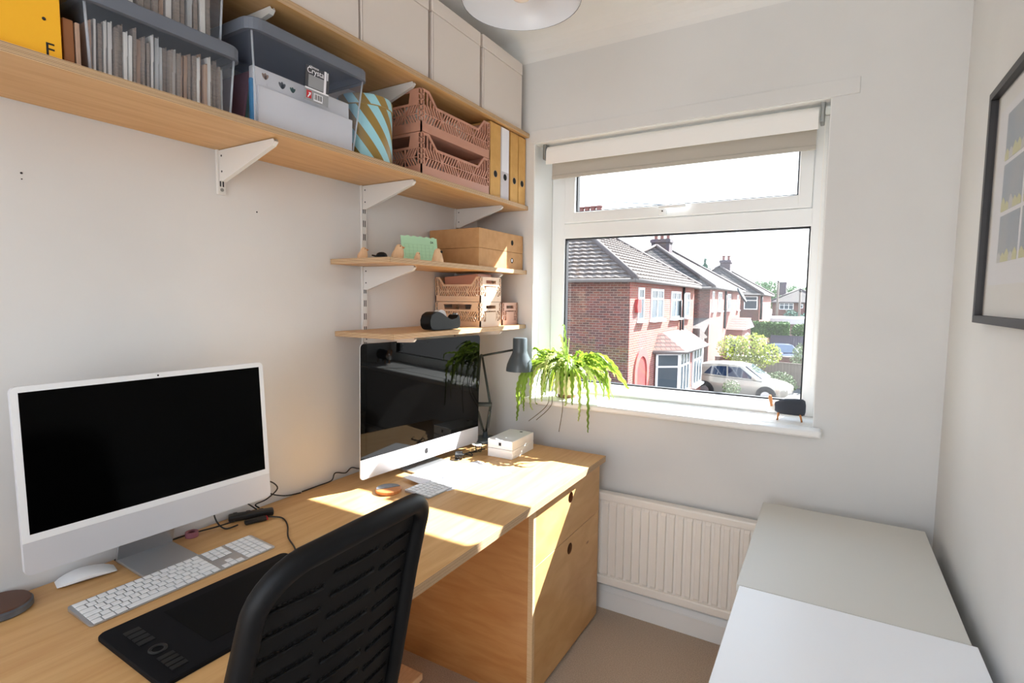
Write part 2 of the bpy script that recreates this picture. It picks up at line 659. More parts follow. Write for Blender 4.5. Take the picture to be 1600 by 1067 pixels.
# plaster coving round the room
for (p, ax, a0, a1) in (([(YW, ZCOV), (YW, ZC), (YW - 0.10, ZC)], 0, XL, XR), ):
    pts = [(YW, ZC), (YW - 0.09, ZC)]
    for k in range(1, 6):
        a = R(90 * k / 6)
        pts.append((YW - 0.09 + 0.09 * math.sin(a), ZCOV + (ZC - ZCOV) * math.cos(a) ** 1.0 * 1.0 if k else ZC))
    pts.append((YW, ZCOV))
    b.prism(pts, 0, XL, XR)
b.prism([(XL, ZC), (XL + 0.09, ZC), (XL + 0.05, ZC - 0.03), (XL + 0.02, ZC - 0.055), (XL, ZCOV)], 1, YB, YW)
b.prism([(XR, ZC), (XR - 0.09, ZC), (XR - 0.05, ZC - 0.03), (XR - 0.02, ZC - 0.055), (XR, ZCOV)], 1, YB, YW)
struct(b.build('ceiling'))
b = B('wall'); b.box(XL - 0.12, XL, YB, YW + WT, 0, ZC)
struct(b.build('wall_left'))
b = B('wall'); b.box(XR, XR + 0.12, YB, YW + WT, 0, ZC)
struct(b.build('wall_right'))
b = B('wall')
b.box(XL, RX0, YW, YW + WT, 0, ZC)
b.box(RX1, XR, YW, YW + WT, 0, ZC)
b.box(RX0, RX1, YW, YW + WT, 0, RZ0 - 0.03)
b.box(RX0, RX1, YW, YW + WT, RZ1, ZC)
struct(b.build('wall_window'))
b = B('wall')                                           # unseen wall behind the viewer; wide opening added to let sky light in
b.box(XL, -1.25, YB - 0.1, YB, 0, ZC)
b.box(0.28, XR, YB - 0.1, YB, 0, ZC)
b.box(-1.25, 0.28, YB - 0.1, YB, 2.4, ZC)
struct(b.build('wall_behind'))
b = B('gloss_white')
b.box(XL, XR, YW - 0.018, YW, 0, 0.085, bev=0.004)
b.prism([(YW, 0.085), (YW - 0.016, 0.085), (YW - 0.006, 0.105), (YW, 0.108)], 0, XL, XR)
struct(b.build('baseboard_window'))
b = B('gloss_white'); b.box(XR - 0.018, XR, YB, YW - 0.02, 0, 0.1, bev=0.004)
struct(b.build('baseboard_right'))
b = B('wall'); b.box(RX0 - 0.02, 0.055, YW - 0.006, YW, RZ1, RZ1 + 0.056, bev=0.002)
struct(b.build('trim_1'))
# white plaster lining of the window recess
b = B('gloss_white')
b.box(RX0, RX0 + 0.003, YW + 0.002, YW + 0.2, RZ0, RZ1)
b.box(RX1 - 0.003, RX1, YW + 0.002, YW + 0.2, RZ0, RZ1)
b.box(RX0, RX1, YW + 0.002, YW + 0.2, RZ1 - 0.003, RZ1)
struct(b.build('trim_2'))
# window board
b = B('gloss_white')
b.box(RX0, RX1, YW - 0.005, YW + 0.205, RZ0 - 0.028, RZ0)
b.box(RX0 - 0.0, RX1 + 0.028, YW - 0.075, YW - 0.001, RZ0 - 0.028, RZ0, bev=0.010, seg=3)
struct(b.build('trim_3'))

# window
def window():
    w = bpy.data.objects.new('window_1', None)
    COL.objects.link(w)
    struct(w)
    Y0, Y1 = YW + 0.19, YW + 0.238
    b = B('upvc')
    b.box(RX0 + 0.004, RX0 + 0.075, Y0, Y1, RZ0, RZ1 - 0.004, bev=0.004)
    b.box(RX1 - 0.050, RX1 - 0.004, Y0, Y1, RZ0, RZ1 - 0.004, bev=0.004)
    b.box(RX0 + 0.07, RX1 - 0.045, Y0, Y1, RZ0, 1.000, bev=0.004)
    b.box(RX0 + 0.07, RX1 - 0.045, Y0, Y1, RZ1 - 0.05, RZ1 - 0.004, bev=0.004)
    b.build('window_frame', w)
    b = B('upvc'); b.box(RX0 + 0.07, RX1 - 0.045, Y0, Y1, 1.707, 1.778, bev=0.004)
    b.build('transom', w)
    gx0, gx1 = RX0 + 0.075, RX1 - 0.050
    # opening top light
    b = B('upvc')
    z0, z1 = 1.779, RZ1 - 0.052
    b.box(gx0, gx0 + 0.055, Y0 - 0.008, Y1 - 0.008, z0, z1, bev=0.004)
    b.box(gx1 - 0.05, gx1, Y0 - 0.008, Y1 - 0.008, z0, z1, bev=0.004)
    b.box(gx0 + 0.05, gx1 - 0.045, Y0 - 0.008, Y1 - 0.008, z0, z0 + 0.052, bev=0.004)
    b.box(gx0 + 0.05, gx1 - 0.045, Y0 - 0.008, Y1 - 0.008, z1 - 0.05, z1, bev=0.004)
    sash = b.build('sash', w)
    b = B('gasket')
    for (x0, x1, za, zb) in ((gx0 + 0.055, gx1 - 0.05, z0 + 0.052, z1 - 0.05), (gx0, gx1, 1.000, 1.707)):
        t = 0.006
        for q in ((x0, x0 + t, za, zb), (x1 - t, x1, za, zb), (x0, x1, za, za + t), (x0, x1, zb - t, zb)):
            b.box(q[0], q[1], Y0 + 0.012, Y0 + 0.040, q[2], q[3])
    b.build('gasket', w)
    b = B('pane_glass'); b.box(gx0 + 0.050, gx1 - 0.045, Y0 + 0.030, Y0 + 0.034, z0 + 0.047, z1 - 0.045)
    b.build('pane', sash)
    b = B('pane_glass'); b.box(gx0 - 0.004, gx1 + 0.004, Y0 + 0.030, Y0 + 0.034, 0.996, 1.711)
    b.build('pane', w)
    # handle on the top light
    hx = -0.66
    b = B('upvc')
    b.box(hx - 0.018, hx + 0.018, Y0 - 0.026, Y0 - 0.012, 1.787, 1.818, bev=0.004)
    b.box(hx - 0.015, hx + 0.105, Y0 - 0.040, Y0 - 0.026, 1.812, 1.826, bev=0.005)
    h = b.build('handle', sash, smooth=True)
    b = B('slot_dark'); b.prism(circ(0.0035, 10, (hx, 1.803)), 1, Y0 - 0.028, Y0 - 0.0262)
    b.build('lock', h)
    b = B('ledge_grey'); b.box(RX0, RX1, Y1, Y1 + 0.14, RZ0 - 0.03, RZ0 + 0.02, bev=0.006)
    b.build('outer_ledge', w)
window()

# roller blind
def blind():
    t = thing('roller_blind', 'taupe roller blind with a white roll across the top of the window', 'blind', (0, 0, 0))
    y, z, r = YW + 0.055, 2.088, 0.032
    x0, x1 = RX0 + 0.050, RX1 - 0.038
    def cyl(b, xa, xb, rr, yy=y, zz=z, n=24):
        b.lathe([(0, xa), (rr, xa), (rr, xb), (0, xb)], n, M=Matrix.Translation((0, yy, zz)) @ Matrix.Rotation(R(90), 4, 'Y'))
    b = B('blind_white'); cyl(b, x0, x1, r)
    b.build('roll', t, smooth=True)
    b = B('blind_white'); b.box(x0, x1, y - r - 0.001, y - r + 0.003, z - 0.055, z, bev=0.001)
    b.build('valance', t)
    b = B('blind_taupe'); b.box(x0 + 0.006, x1 - 0.006, y + 0.024, y + 0.026, 1.976, z)
    fab = b.build('fabric', t)
    b = B('blind_taupe'); b.box(x0 + 0.006, x1 - 0.006, y + 0.020, y + 0.030, 1.974, 1.992, bev=0.003)
    b.build('hem_bar', fab)
    for xx in (x0 - 0.018, x1 + 0.004):
        b = B('spring'); b.box(xx, xx + 0.014, y - 0.03, y + 0.03, z - 0.03, z + 0.045, bev=0.003)
        b.build('bracket', t)
    b = B('blind_white')
    for dy in (-0.012, 0.012):
        for k in range(130):
            zz = z - 0.03 - k * 0.0075
            b.box(x1 + 0.019, x1 + 0.022, y + dy - 0.0015, y + dy + 0.0015, zz - 0.003, zz + 0.002)
        b.tube([(x1 + 0.0205, y + dy, z), (x1 + 0.0205, y + dy, z - 1.0)], 0.0007, 4)
    b.build('chain', t)
blind()

# radiator
def radiator():
    t = thing('radiator', 'cream fluted panel radiator on the wall below the window', 'radiator', (0, 0, 0))
    x0, x1, y1, y0, z0, z1 = -0.98, 0.26, 2.225, 2.187, 0.148, 0.562
    b = B('radiator')
    # fluted front sheet
    rows = []
    n = 34
    pitch = (x1 - x0 - 0.03) / n
    prof = []
    for k in range(n):
        xa = x0 + 0.015 + k * pitch
        for f, d in ((0.0, 0.0), (0.30, 0.0), (0.38, 0.010), (0.92, 0.010)):
            prof.append((xa + f * pitch, y0 + 0.010 - d))
    prof.append((x1 - 0.015, y0 + 0.010))
    zs = [(z0 + 0.035, 0.0), (z0 + 0.050, 1.0), (z1 - 0.048, 1.0), (z1 - 0.033, 0.0)]
    for z, k in zs:
        rows.append([(x, (y0 + 0.010) + (y - y0 - 0.010) * k, z) for x, y in prof])
    b.grid(rows, smooth=False)
    b.box(x0, x1, y0 + 0.012, y1, z0 + 0.01, z1 - 0.012)
    b.build('panel', t, norm=True)
    b = B('radiator'); b.box(x0, x1, y0 - 0.003, y1 + 0.005, z1 - 0.034, z1, bev=0.006)
    b.build('top_rail', t)
    b = B('radiator'); b.box(x0, x1, y0 - 0.002, y1, z0, z0 + 0.036, bev=0.006)
    b.build('bottom_rail', t)
    for xx in (x0 + 0.2, x1 - 0.25):
        b = B('rail_white'); b.box(xx, xx + 0.05, y1, YW - 0.019 if False else YW, z0 + 0.1, z1 - 0.08)
        b.build('wall_bracket', t)
radiator()

# two drill holes left in the left wall
for (y, z, lab) in ((0.487, 1.672, 'pair of small old screw holes in the left wall'), (1.05, 1.667, 'single tiny nail hole in the left wall')):
    b = B('slot_dark')
    b.prism(circ(0.0024, 8, (y, z)), 0, XL, XL + 0.0012)
    if y < 0.6:
        b.prism(circ(0.0014, 8, (y, z - 0.013)), 0, XL, XL + 0.0012)
    o = b.build('screw_hole')
    tag(o, lab, 'screw hole')

# ------------------------------------------------------------------ shelves
def plank(name, label, x0, x1, y0, y1, z0, z1, cat='shelf'):
    t = thing(name, label, cat, ((x0 + x1) / 2, (y0 + y1) / 2, z0))
    hx, hy, h = (x1 - x0) / 2, (y1 - y0) / 2, z1 - z0
    b = B('ply_y'); b.box(-hx, hx - 0.0006, -hy + 0.0006, hy, 0.0, h)
    b.build('board', t)
    b = B('ply_edge'); b.box(hx - 0.0006, hx, -hy, hy, 0.0002, h - 0.0002)
    b.build('edge', t)
    b = B('ply_edge'); b.box(-hx, hx, -hy, -hy + 0.0006, 0.0002, h - 0.0002)
    b.build('edge', t)
    return t

ZS1, ZS2, ZS3, ZS4 = 2.158, 1.825, 1.524, 1.266          # undersides, top shelf to bottom shelf
TH = 0.018
plank('wall_shelf', 'top birch plywood shelf carrying the cream card boxes', XL + 0.003, -1.247, -0.6, YW - 0.003, ZS1, ZS1 + TH)
plank('wall_shelf', 'long birch plywood shelf carrying crates, tubs and files', XL + 0.003, -1.249, -0.6, YW - 0.003, ZS2, ZS2 + TH)
plank('wall_shelf', 'short plywood shelf carrying the kraft boxes and green calendar', XL + 0.003, -1.252, 1.33, YW - 0.003, ZS3, ZS3 + TH)
plank('wall_shelf', 'lowest short plywood shelf just above the right computer', XL + 0.003, -1.254, 1.345, YW - 0.003, ZS4, ZS4 + TH)

def rail(y, z0, z1, label):
    t = thing('shelf_rail', label, 'shelf rail', (XL, y, z0))
    h = z1 - z0
    b = B('rail_white')
    b.box(0.0, 0.010, -0.0125, 0.0125, 0, h, bev=0.002)
    b.build('channel', t)
    z = 0.022
    me = None
    i = 0
    while z < h - 0.02:
        for dy in (-0.0062, 0.0022):
            if me is None:
                bb = B('slot_dark'); bb.box(0.0095, 0.0104, 0, 0.004, 0, 0.024)
                o = bb.build('slot', t, loc=(0, dy, z)); me = o.data
            else:
                o = bpy.data.objects.new('slot', me); COL.objects.link(o); o.parent = t; o.location = (0, dy, z)
        z += 0.05
        i += 1
    b = B('spring'); b.prism(circ(0.005, 10, (0, 0.013 if h < 0.8 else 0.06)), 0, 0.0095, 0.0115)
    b.build('screw', t)
    return t

rail(0.935, 1.700, 2.156, 'white slotted shelf rail ending short above the left computer')
rail(1.487, 1.150, 2.156, 'white slotted shelf rail between the two computers')
rail(2.078, 1.150, 2.156, 'white slotted shelf rail nearest the window corner')

def bracket(y, zs, label, L=0.245, drop=0.088):
    t = thing('shelf_bracket', label, 'bracket', (XL + 0.0105, y, zs))
    b = B('rail_white')
    pts = [(0, -0.0015), (L, -0.0015), (L + 0.004, -0.008), (L - 0.006, -0.017), (0.012, -drop), (0, -drop)]
    b.prism(pts, 1, -0.0065, -0.0050)
    b.prism(pts, 1, 0.0050, 0.0065)
    # folded lower lip
    b.prism([(0.012, -drop), (L - 0.006, -0.017), (L + 0.004, -0.008), (L + 0.0045, -0.010), (L - 0.005, -0.019), (0.012, -drop - 0.002)], 1, -0.0065, 0.0065)
    b.build('arm', t)
    b = B('slot_dark')
    for (x, z) in ((0.012, -0.018), (0.012, -0.062)):
        b.prism(circ(0.003, 8, (x, z)), 1, -0.0070, -0.0064)
    b.build('rivet', t)
    return t

bracket(0.935, ZS2, 'white steel bracket holding the long shelf above the left computer')
bracket(1.487, ZS2, 'white steel bracket holding the long shelf below the striped tin')
bracket(2.078, ZS2, 'white steel bracket holding the long shelf above the kraft boxes')
bracket(1.487, ZS3, 'white steel bracket under the left end of the calendar shelf')
bracket(2.078, ZS3, 'white steel bracket under the calendar shelf, behind the beige crates')
bracket(1.487, ZS4, 'white steel bracket under the lowest shelf at its left end', drop=0.030)
bracket(2.078, ZS4, 'white steel bracket under the lowest shelf near the desk lamp', drop=0.042)
bracket(0.935, ZS1, 'white steel bracket under the top shelf above the lidded clear tub', drop=0.052)
bracket(1.487, ZS1, 'white steel bracket under the top shelf beside the pink crates')

# cream card storage boxes on the top shelf
def cream_box(y0, y1, zt, label, xf=-1.258):
    t = thing('storage_box', label, 'box', (xf, (y0 + y1) / 2, ZS1 + TH), group='cream storage boxes on the top shelf')
    hy, h = (y1 - y0) / 2, zt - ZS1 - TH
    b = B('cream_card'); b.box(-0.27, -0.002, -hy, hy, 0, h - 0.052, bev=0.002)
    b.build('body', t)
    b = B('cream_card'); b.box(-0.272, 0.0, -hy - 0.002, hy + 0.002, h - 0.050, h, bev=0.003)
    b.build('lid', t)
    b = B('card_seam'); b.box(-0.003, -0.0015, -hy + 0.004, -hy + 0.006, 0.002, h - 0.052)
    b.build('seam', t)
cream_box(0.30, 0.60, 2.462, 'cream card box on the top shelf, cut off above the files')
cream_box(0.62, 0.90, 2.462, 'cream card box on the top shelf above the lidded clear tub')
cream_box(0.92, 1.212, 2.462, 'cream card box left of the three tall ones on the top shelf')
cream_box(1.222, 1.538, 2.462, 'cream card box on the top shelf above the striped tin')
cream_box(1.560, 1.862, 2.470, 'cream card box on the top shelf above the pink crates')
cream_box(1.884, 2.205, 2.474, 'cream card box at the window end of the top shelf')

# ------------------------------------------------------------------ things on the long shelf (top face)
Z2 = ZS2 + TH
def yellow_box():
    t = thing('yellow_box', 'bright yellow printed carton at the left end of the long shelf', 'box', (-1.264, 0.0, Z2))
    b = B('yellow_card'); b.box(-0.25, 0, 0.16, 0.471, 0, 0.285, bev=0.002)
    b.build('carton', t)
    for body, y, z, s in (('F', 0.444, 0.004, 0.034), ('.', 0.440, 0.065, 0.05), ('5', 0.442, 0.112, 0.06), ('1', 0.368, 0.05, 0.05), ('B', 0.36, 0.13, 0.05)):
        text('lettering', body, s, 'ink', t, (0.0004, y, z), FACE_X)
yellow_box()
b = B('wood_brown'); b.box(-0.22, 0, 0, 0.017, 0, 0.086, bev=0.002)
tag(b.build('wooden_block', loc=(-1.27, 0.476, Z2)), 'brown wooden board standing between the yellow carton and the files', 'board')
b = B('sleeve_tan'); b.box(-0.22, 0, 0, 0.007, 0, 0.084, bev=0.001)
tag(b.build('card_folder', loc=(-1.268, 0.495, Z2)), 'thin tan card folder beside the brown wooden board', 'folder')

def tub(name, label, y0, y1, x1, z0, h, wall, lid, taper, lidh=0.026, depth=0.26, has_lid=True, lr=0.035):
    """open plastic tub: local origin front-left bottom; x1 is its front face at the base"""
    t = thing(name, label, 'storage tub', (x1, (y0 + y1) / 2, z0))
    hw = (y1 - y0) / 2
    b = B(wall)
    rows = []
    for z, k in ((0.002, 0.0), (h, 1.0)):
        e = taper * k
        o = rr_outline(depth + 2 * e, 2 * hw + 2 * e, 0.02, 4)
        rows.append([(u - depth / 2, v, z) for u, v in o])
    b.grid(rows, close=True)
    b.bm.faces.new([b.bm.verts.new((u - depth / 2, v, 0.002)) for u, v in rr_outline(depth, 2 * hw, 0.02, 4)])
    b.build('tub_body', t)
    # pale strips along the corners: the edge highlight put into the colour
    for sx in (0.0, -depth):
        for sy in (-1, 1):
            kx = 1 if sx == 0 else -1
            b = B('tub_highlight')
            b.tube([(sx - kx * 0.005, sy * (hw - 0.005), 0.003), (sx - kx * 0.005 + kx * taper, sy * (hw - 0.005 + taper), h - 0.004)], 0.0028, 6)
            b.build('corner_highlight', t)
    if has_lid:
        b = B(lid)
        e = taper + 0.012
        outl = rr_outline(depth + 2 * e, 2 * hw + 2 * e, 0.035, 5)
        rim_in = rr_outline(depth + 2 * taper - 0.002, 2 * hw + 2 * taper - 0.002, 0.025, 5)
        n = len(outl)
        rows = [[(u - depth / 2, v, z) for u, v in o] for o, z in ((rim_in, h - 0.004), (outl, h - 0.004), (outl, h + lidh - 0.003), ([(u * 0.985, v * 0.99) for u, v in outl], h + lidh))]
        V = b.grid(rows, close=True, smooth=False)
        b.bm.faces.new(V[-1])
        b.build('lid', t)
    return t

tub('clear_tub', 'clear plastic tub of grey sleeves with a grey lid, under another tub', 0.515, 0.812, -1.272, Z2, 0.134, 'clear_box', 'lid_grey', 0.008)
tub('clear_tub', 'open clear plastic tub of files stacked on the grey lid', 0.53, 0.800, -1.285, Z2 + 0.162, 0.135, 'clear_box', 'lid_grey', 0.006, has_lid=False, depth=0.235)
random.seed(4)
ORD = ['first', 'second', 'third', 'fourth', 'fifth', 'sixth', 'seventh', 'eighth', 'ninth', 'tenth'] + ['%dth' % k for k in range(11, 21)] + ['21st', '22nd', '23rd'] + ['%dth' % k for k in range(24, 31)] + ['31st', '32nd']
def sleeves(y0, y1, n, z, hmin, hmax, label, group, xf, dp):
    mats_ = ['sleeve_brown', 'sleeve_brown', 'sleeve_white', 'sleeve_tan', 'sleeve_brown', 'film', 'sleeve_white']
    step = (y1 - y0) / n
    for k in range(n):
        w = step * random.uniform(0.45, 0.85)
        hh = random.uniform(hmin, hmax)
        mm = random.choice(mats_)
        b = B(mm)
        x = -random.uniform(0, 0.012)
        b.box(-dp, x, 0, w, 0, hh)
        # angled open mouth of the sleeve
        if random.random() < 0.7:
            b2y = w + 0.0005
            b.prism([(x, hh * 0.55), (x, hh + 0.004), (x - 0.05, hh + 0.004)], 1, w, w + 0.0012)
        o = b.build('record_sleeve', loc=(xf, y0 + k * step, z))
        o.rotation_euler = (R(random.uniform(-2.2, -1.2)) if 0 < k < n - 1 else 0, 0, 0)
        col = {'sleeve_brown': 'grey brown', 'sleeve_white': 'white', 'sleeve_tan': 'tan', 'film': 'clear plastic'}[mm]
        tag(o, '%s %s, %s from the left' % (col, label, ORD[k]), 'sleeve', group)
sleeves(0.524, 0.802, 32, Z2 + 0.005, 0.098, 0.120, 'paper sleeve in the lidded tub', 'sleeves in the lidded clear tub', -1.285, 0.215)
sleeves(0.545, 0.785, 16, Z2 + 0.167, 0.10, 0.15, 'file in the open upper tub', 'files in the open upper tub', -1.294, 0.19)

def crystal_tub():
    y0, y1 = 0.874, 1.205
    zt = 0.222
    t = tub('clear_tub', 'large smoky clear tub with a printed label and grey lid', y0, y1, -1.275, Z2, zt, 'smoke_box', 'lid_grey', 0.022, lidh=0.026, depth=0.212)
    # printed label on the front
    M_ = math.atan2(0.022, zt)
    root = bpy.data.objects.new('printed_label', None)
    COL.objects.link(root)
    root.parent = t
    root.location = (0.0165, 0.013, 0.150)
    root.rotation_euler = (0, M_, 0)
    def pl(mi, ya, yb, za, zb, x=0.0):
        b = B(mi); b.box(x, x + 0.0006, ya, yb, za, zb)
        return b.build('label_panel', root)
    pl('label_dark', -0.040, 0.040, -0.012, 0.044)
    pl('label_grey', -0.030, 0.022, -0.010, 0.022, 0.0004)
    pl('paper_white', -0.040, 0.040, -0.016, -0.012, 0.0004)
    pl('label_grey', -0.040, 0.040, -0.046, -0.016)
    pl('label_red', -0.034, -0.018, -0.040, -0.020, 0.0006)
    pl('paper_white', -0.010, 0.020, -0.042, -0.022, 0.0006)
    for k in range(9):
        w = (0.0008, 0.0016, 0.001)[k % 3]
        pl('ink', -0.008 + k * 0.003, -0.008 + k * 0.003 + w, -0.038, -0.024, 0.0010)
    pl('paper_white', 0.022, 0.030, -0.012, 0.046, 0.0002)
    text('lettering', 'Crystal', 0.021, 'paper_white', root, (0.0012, -0.036, 0.026), FACE_X)
    text('lettering', '1', 0.030, 'paper_white', root, (0.0012, 0.026, 0.024), FACE_X)
    text('lettering', 'eXtreme', 0.009, 'paper_white', root, (0.0012, -0.030, 0.040), FACE_X)
    text('lettering', '\u2197', 0.014, 'paper_white', root, (0.0014, -0.032, -0.035), FACE_X) if False else None
    b = B('paper_white'); b.prism([(-0.031, -0.037), (-0.029, -0.039), (-0.0225, -0.030), (-0.0215, -0.033), (-0.0200, -0.024), (-0.0285, -0.025), (-0.0255, -0.028)], 0, 0.0011, 0.0015)
    b.build('arrow_mark', root)
crystal_tub()
b = B('paper_white'); b.box(0, 0.004, 0, 0.315, 0, 0.098, bev=0.001)
o = tag(b.build('paper_stack', loc=(-1.292, 0.890, Z2 + 0.006)), 'white paper stack standing at the front of the smoky tub', 'paper')
o.rotation_euler = (0, R(2), 0)
b = B('blue_folder'); b.box(-0.012, 0, 0, 0.06, 0, 0.118, bev=0.004)
tag(b.build('folder', loc=(-1.301, 0.880, Z2 + 0.006)), 'blue plastic folder inside the smoky tub', 'folder')
t = thing('picture_book', 'white box with leaf pictures behind the papers in the smoky tub', 'box', (-1.318, 0.886, Z2 + 0.006))
b = B('paper_white'); b.box(0, 0.018, 0, 0.32, 0, 0.150, bev=0.003); b.build('cover', t)
for (yy, zz, mm, sc) in ((0.035, 0.125, 'sleeve_tan', 1.0), (0.085, 0.118, 'stone_grey', 1.1), (0.118, 0.118, 'green_folder', 0.9), (0.21, 0.12, 'mint_card', 1.2)):
    b = B(mm)
    for a in (-35, 0, 35):
        M_ = Matrix.Translation((0.0183, yy, zz)) @ Matrix.Rotation(R(a), 4, 'X') @ Matrix.Translation((0, 0, 0.007 * sc))
        b.prism([(p * 0.45, q) for p, q in circ(0.0085 * sc, 10)], 0, 0, 0.0005, M=M_)
    b.build('leaf_print', t)
for k, (m_, dy) in enumerate((('red_folder', 0.0), ('green_folder', 0.009), ('label_grey', 0.018), ('green_folder', 0.027))):
    b = B(m_); b.box(-0.12, 0, 0, 0.006, 0, 0.15 - 0.006 * k)
    o = b.build('file_divider', loc=(-1.345, 0.876 + dy, Z2 + 0.006))
    o.rotation_euler = (R(-9), 0, 0)
    o.location.y -= -0.004
    tag(o, ('dusty red file', 'dark green file next to the dusty red one', 'grey file', 'dark green file nearest the papers')[k] + ' leaning inside the smoky tub', 'file')

def tin():
    t = thing('striped_tin', 'round tin with pale blue and gold diagonal stripes', 'tin', (-1.352, 1.322, Z2))
    b = B('tin'); b.lathe([(0, 0), (0.086, 0), (0.088, 0.003), (0.088, 0.172), (0.0, 0.172)], 40)
    b.build('body', t, smooth=True)
    b = B('tin'); b.lathe([(0.0885, 0.172), (0.0900, 0.174), (0.0900, 0.200), (0.087, 0.205), (0, 0.206)], 40)
    lid = b.build('lid', t, smooth=True)
    lid.rotation_euler = (0, 0, R(9))
    b = B('tin_rim'); b.lathe([(0.0886, 0.1705), (0.0905, 0.1715), (0.0905, 0.1735), (0.0886, 0.1745)], 40)
    b.build('rim', t, smooth=True)
tin()

# folding crates ---------------------------------------------------------
def lattice(b, L, H, cols, rows, zb, zt, u0, u1, th, n_bar, lean=0.6):
    """herringbone bars between zb and zt over u0..u1 ; panel in the (u,z) plane, thickness th along +w"""
    cw = (u1 - u0) / cols
    rh = (zt - zb) / rows
    for c in range(cols):
        for r_ in range(rows):
            ua, ub = u0 + c * cw, u0 + (c + 1) * cw
            za, zc = zb + r_ * rh, zb + (r_ + 1) * rh
            d = 1 if (c + r_) % 2 == 0 else -1
            off = rh * lean
            bw = cw / n_bar * 0.36
            for k in range(n_bar):
                s_ = ua + (cw - off - bw) * (k / max(1, n_bar - 1))
                p0, p1 = (s_, s_ + off) if d > 0 else (s_ + off, s_)
                b.append(((p0, za), (p0 + bw, za), (p1 + bw, zc), (p1, zc)))
        b.append(((u0 + c * cw - 0.002, zb), (u0 + c * cw + 0.002, zb), (u0 + c * cw + 0.002, zt), (u0 + c * cw - 0.002, zt)))
    for r_ in range(1, rows):
        z = zb + r_ * rh
        b.append(((u0, z - 0.0015), (u1, z - 0.0015), (u1, z + 0.0015), (u0, z + 0.0015)))

def crate_panel(mat_, L, H, th, kind, name, parent, M):
    """kind: 'dip' open handle notch at the top, 'slot' slot handle"""
    polys = []
    e = 0.018
    base = H * 0.22
    polys.append(((-L / 2, 0), (L / 2, 0), (L / 2, base), (-L / 2, base)))
    for s in (-1, 1):
        a, c = s * L / 2, s * (L / 2 - e)
        lo, hi = min(a, c), max(a, c)
        for (q0, q1) in ((lo, lo + 0.004), (hi - 0.004, hi)):
            polys.append(((q0, base), (q1, base), (q1, H), (q0, H)))
        n = max(3, int(H / 0.022))
        for k in range(n + 1):
            z = base + (H - base - 0.004) * k / n
            polys.append(((lo, z), (hi, z), (hi, z + 0.004), (lo, z + 0.004)))
    t_ = 0.009
    if kind == 'dip':
        d0, d1, dz = L * 0.40, L * 0.30, H * 0.70
        pts = [(-L / 2 + e, H), (-d0, H), (-d1, dz), (d1, dz), (d0, H), (L / 2 - e, H)]
        for (p, q) in zip(pts[:-1], pts[1:]):
            polys.append((p, q, (q[0], q[1] - t_), (p[0], p[1] - t_)))
        lattice(polys, L, H, 4, 2, base, dz - t_, -L / 2 + e, L / 2 - e, th, 6 if L > 0.3 else 4)
        for s in (-1, 1):
            polys.append(((s * (L / 2 - e - 0.006), dz - t_), (s * (d1 + 0.012), dz - t_), (s * (d0 - 0.002), H - t_), (s * (d0 - 0.006), H - t_)) if False else ((s * d1, dz - t_), (s * (d1 + 0.004), dz - t_), (s * (d0 + 0.004), H - t_), (s * d0, H - t_)))
            for f in (0.25, 0.5, 0.75):
                u = s * (d1 + (L / 2 - e - d1) * f)
                top = H - t_ if f > (d0 - d1) / (L / 2 - e - d1) else dz - t_ + (H - dz) * f * 1.1
                polys.append(((u - 0.0018, dz - t_), (u + 0.0018, dz - t_), (u + 0.0018, top), (u - 0.0018, top)))
    elif kind == 'slot':
        za = H * 0.62
        polys.append(((-L / 2 + e, H - 0.010), (L / 2 - e, H - 0.010), (L / 2 - e, H), (-L / 2 + e, H)))
        polys.append(((-L / 2 + e, za), (L / 2 - e, za), (L / 2 - e, za + 0.008), (-L / 2 + e, za + 0.008)))
        for s in (-1, 1):
            u0, u1 = s * (L / 2 - e), s * L * 0.28
            polys.append(((u0, za), (u1, za), (u1 + s * 0.010, H), (u0, H)))
        lattice(polys, L, H, 4, 2, base, za, -L / 2 + e, L / 2 - e, th, 4)
    else:       # narrow end with a card holder plate
        polys.append(((-L / 2 + e, H - 0.014), (L / 2 - e, H - 0.014), (L / 2 - e, H), (-L / 2 + e, H)))
        polys.append(((-L / 2 + e, H * 0.64), (L / 2 - e, H * 0.64), (L / 2 - e, H * 0.74), (-L / 2 + e, H * 0.74)))
        for s in (-1, 1):
            polys.append(((s * L * 0.24, H * 0.7), (s * (L / 2 - e), H * 0.7), (s * (L / 2 - e), H), (s * L * 0.24, H)))
        polys.append(((-L * 0.24, base), (L * 0.24, base), (L * 0.24, H * 0.6), (-L * 0.24, H * 0.6)))
        lattice(polys, L, H, 1, 2, base, H * 0.64, -L / 2 + e, -L * 0.26, th, 2)
        lattice(polys, L, H, 1, 2, base, H * 0.64, L * 0.26, L / 2 - e, th, 2)
    b = B(mat_)
    for k, p in enumerate(polys):
        if len({tuple(round(c, 5) for c in q) for q in p}) < 4:
            continue
        jit = 0.00006 * (k % 5)
        b.prism(list(p), 1, jit, th - jit)
    bmesh.ops.transform(b.bm, matrix=M, verts=b.bm.verts)
    return b.build(name, parent)

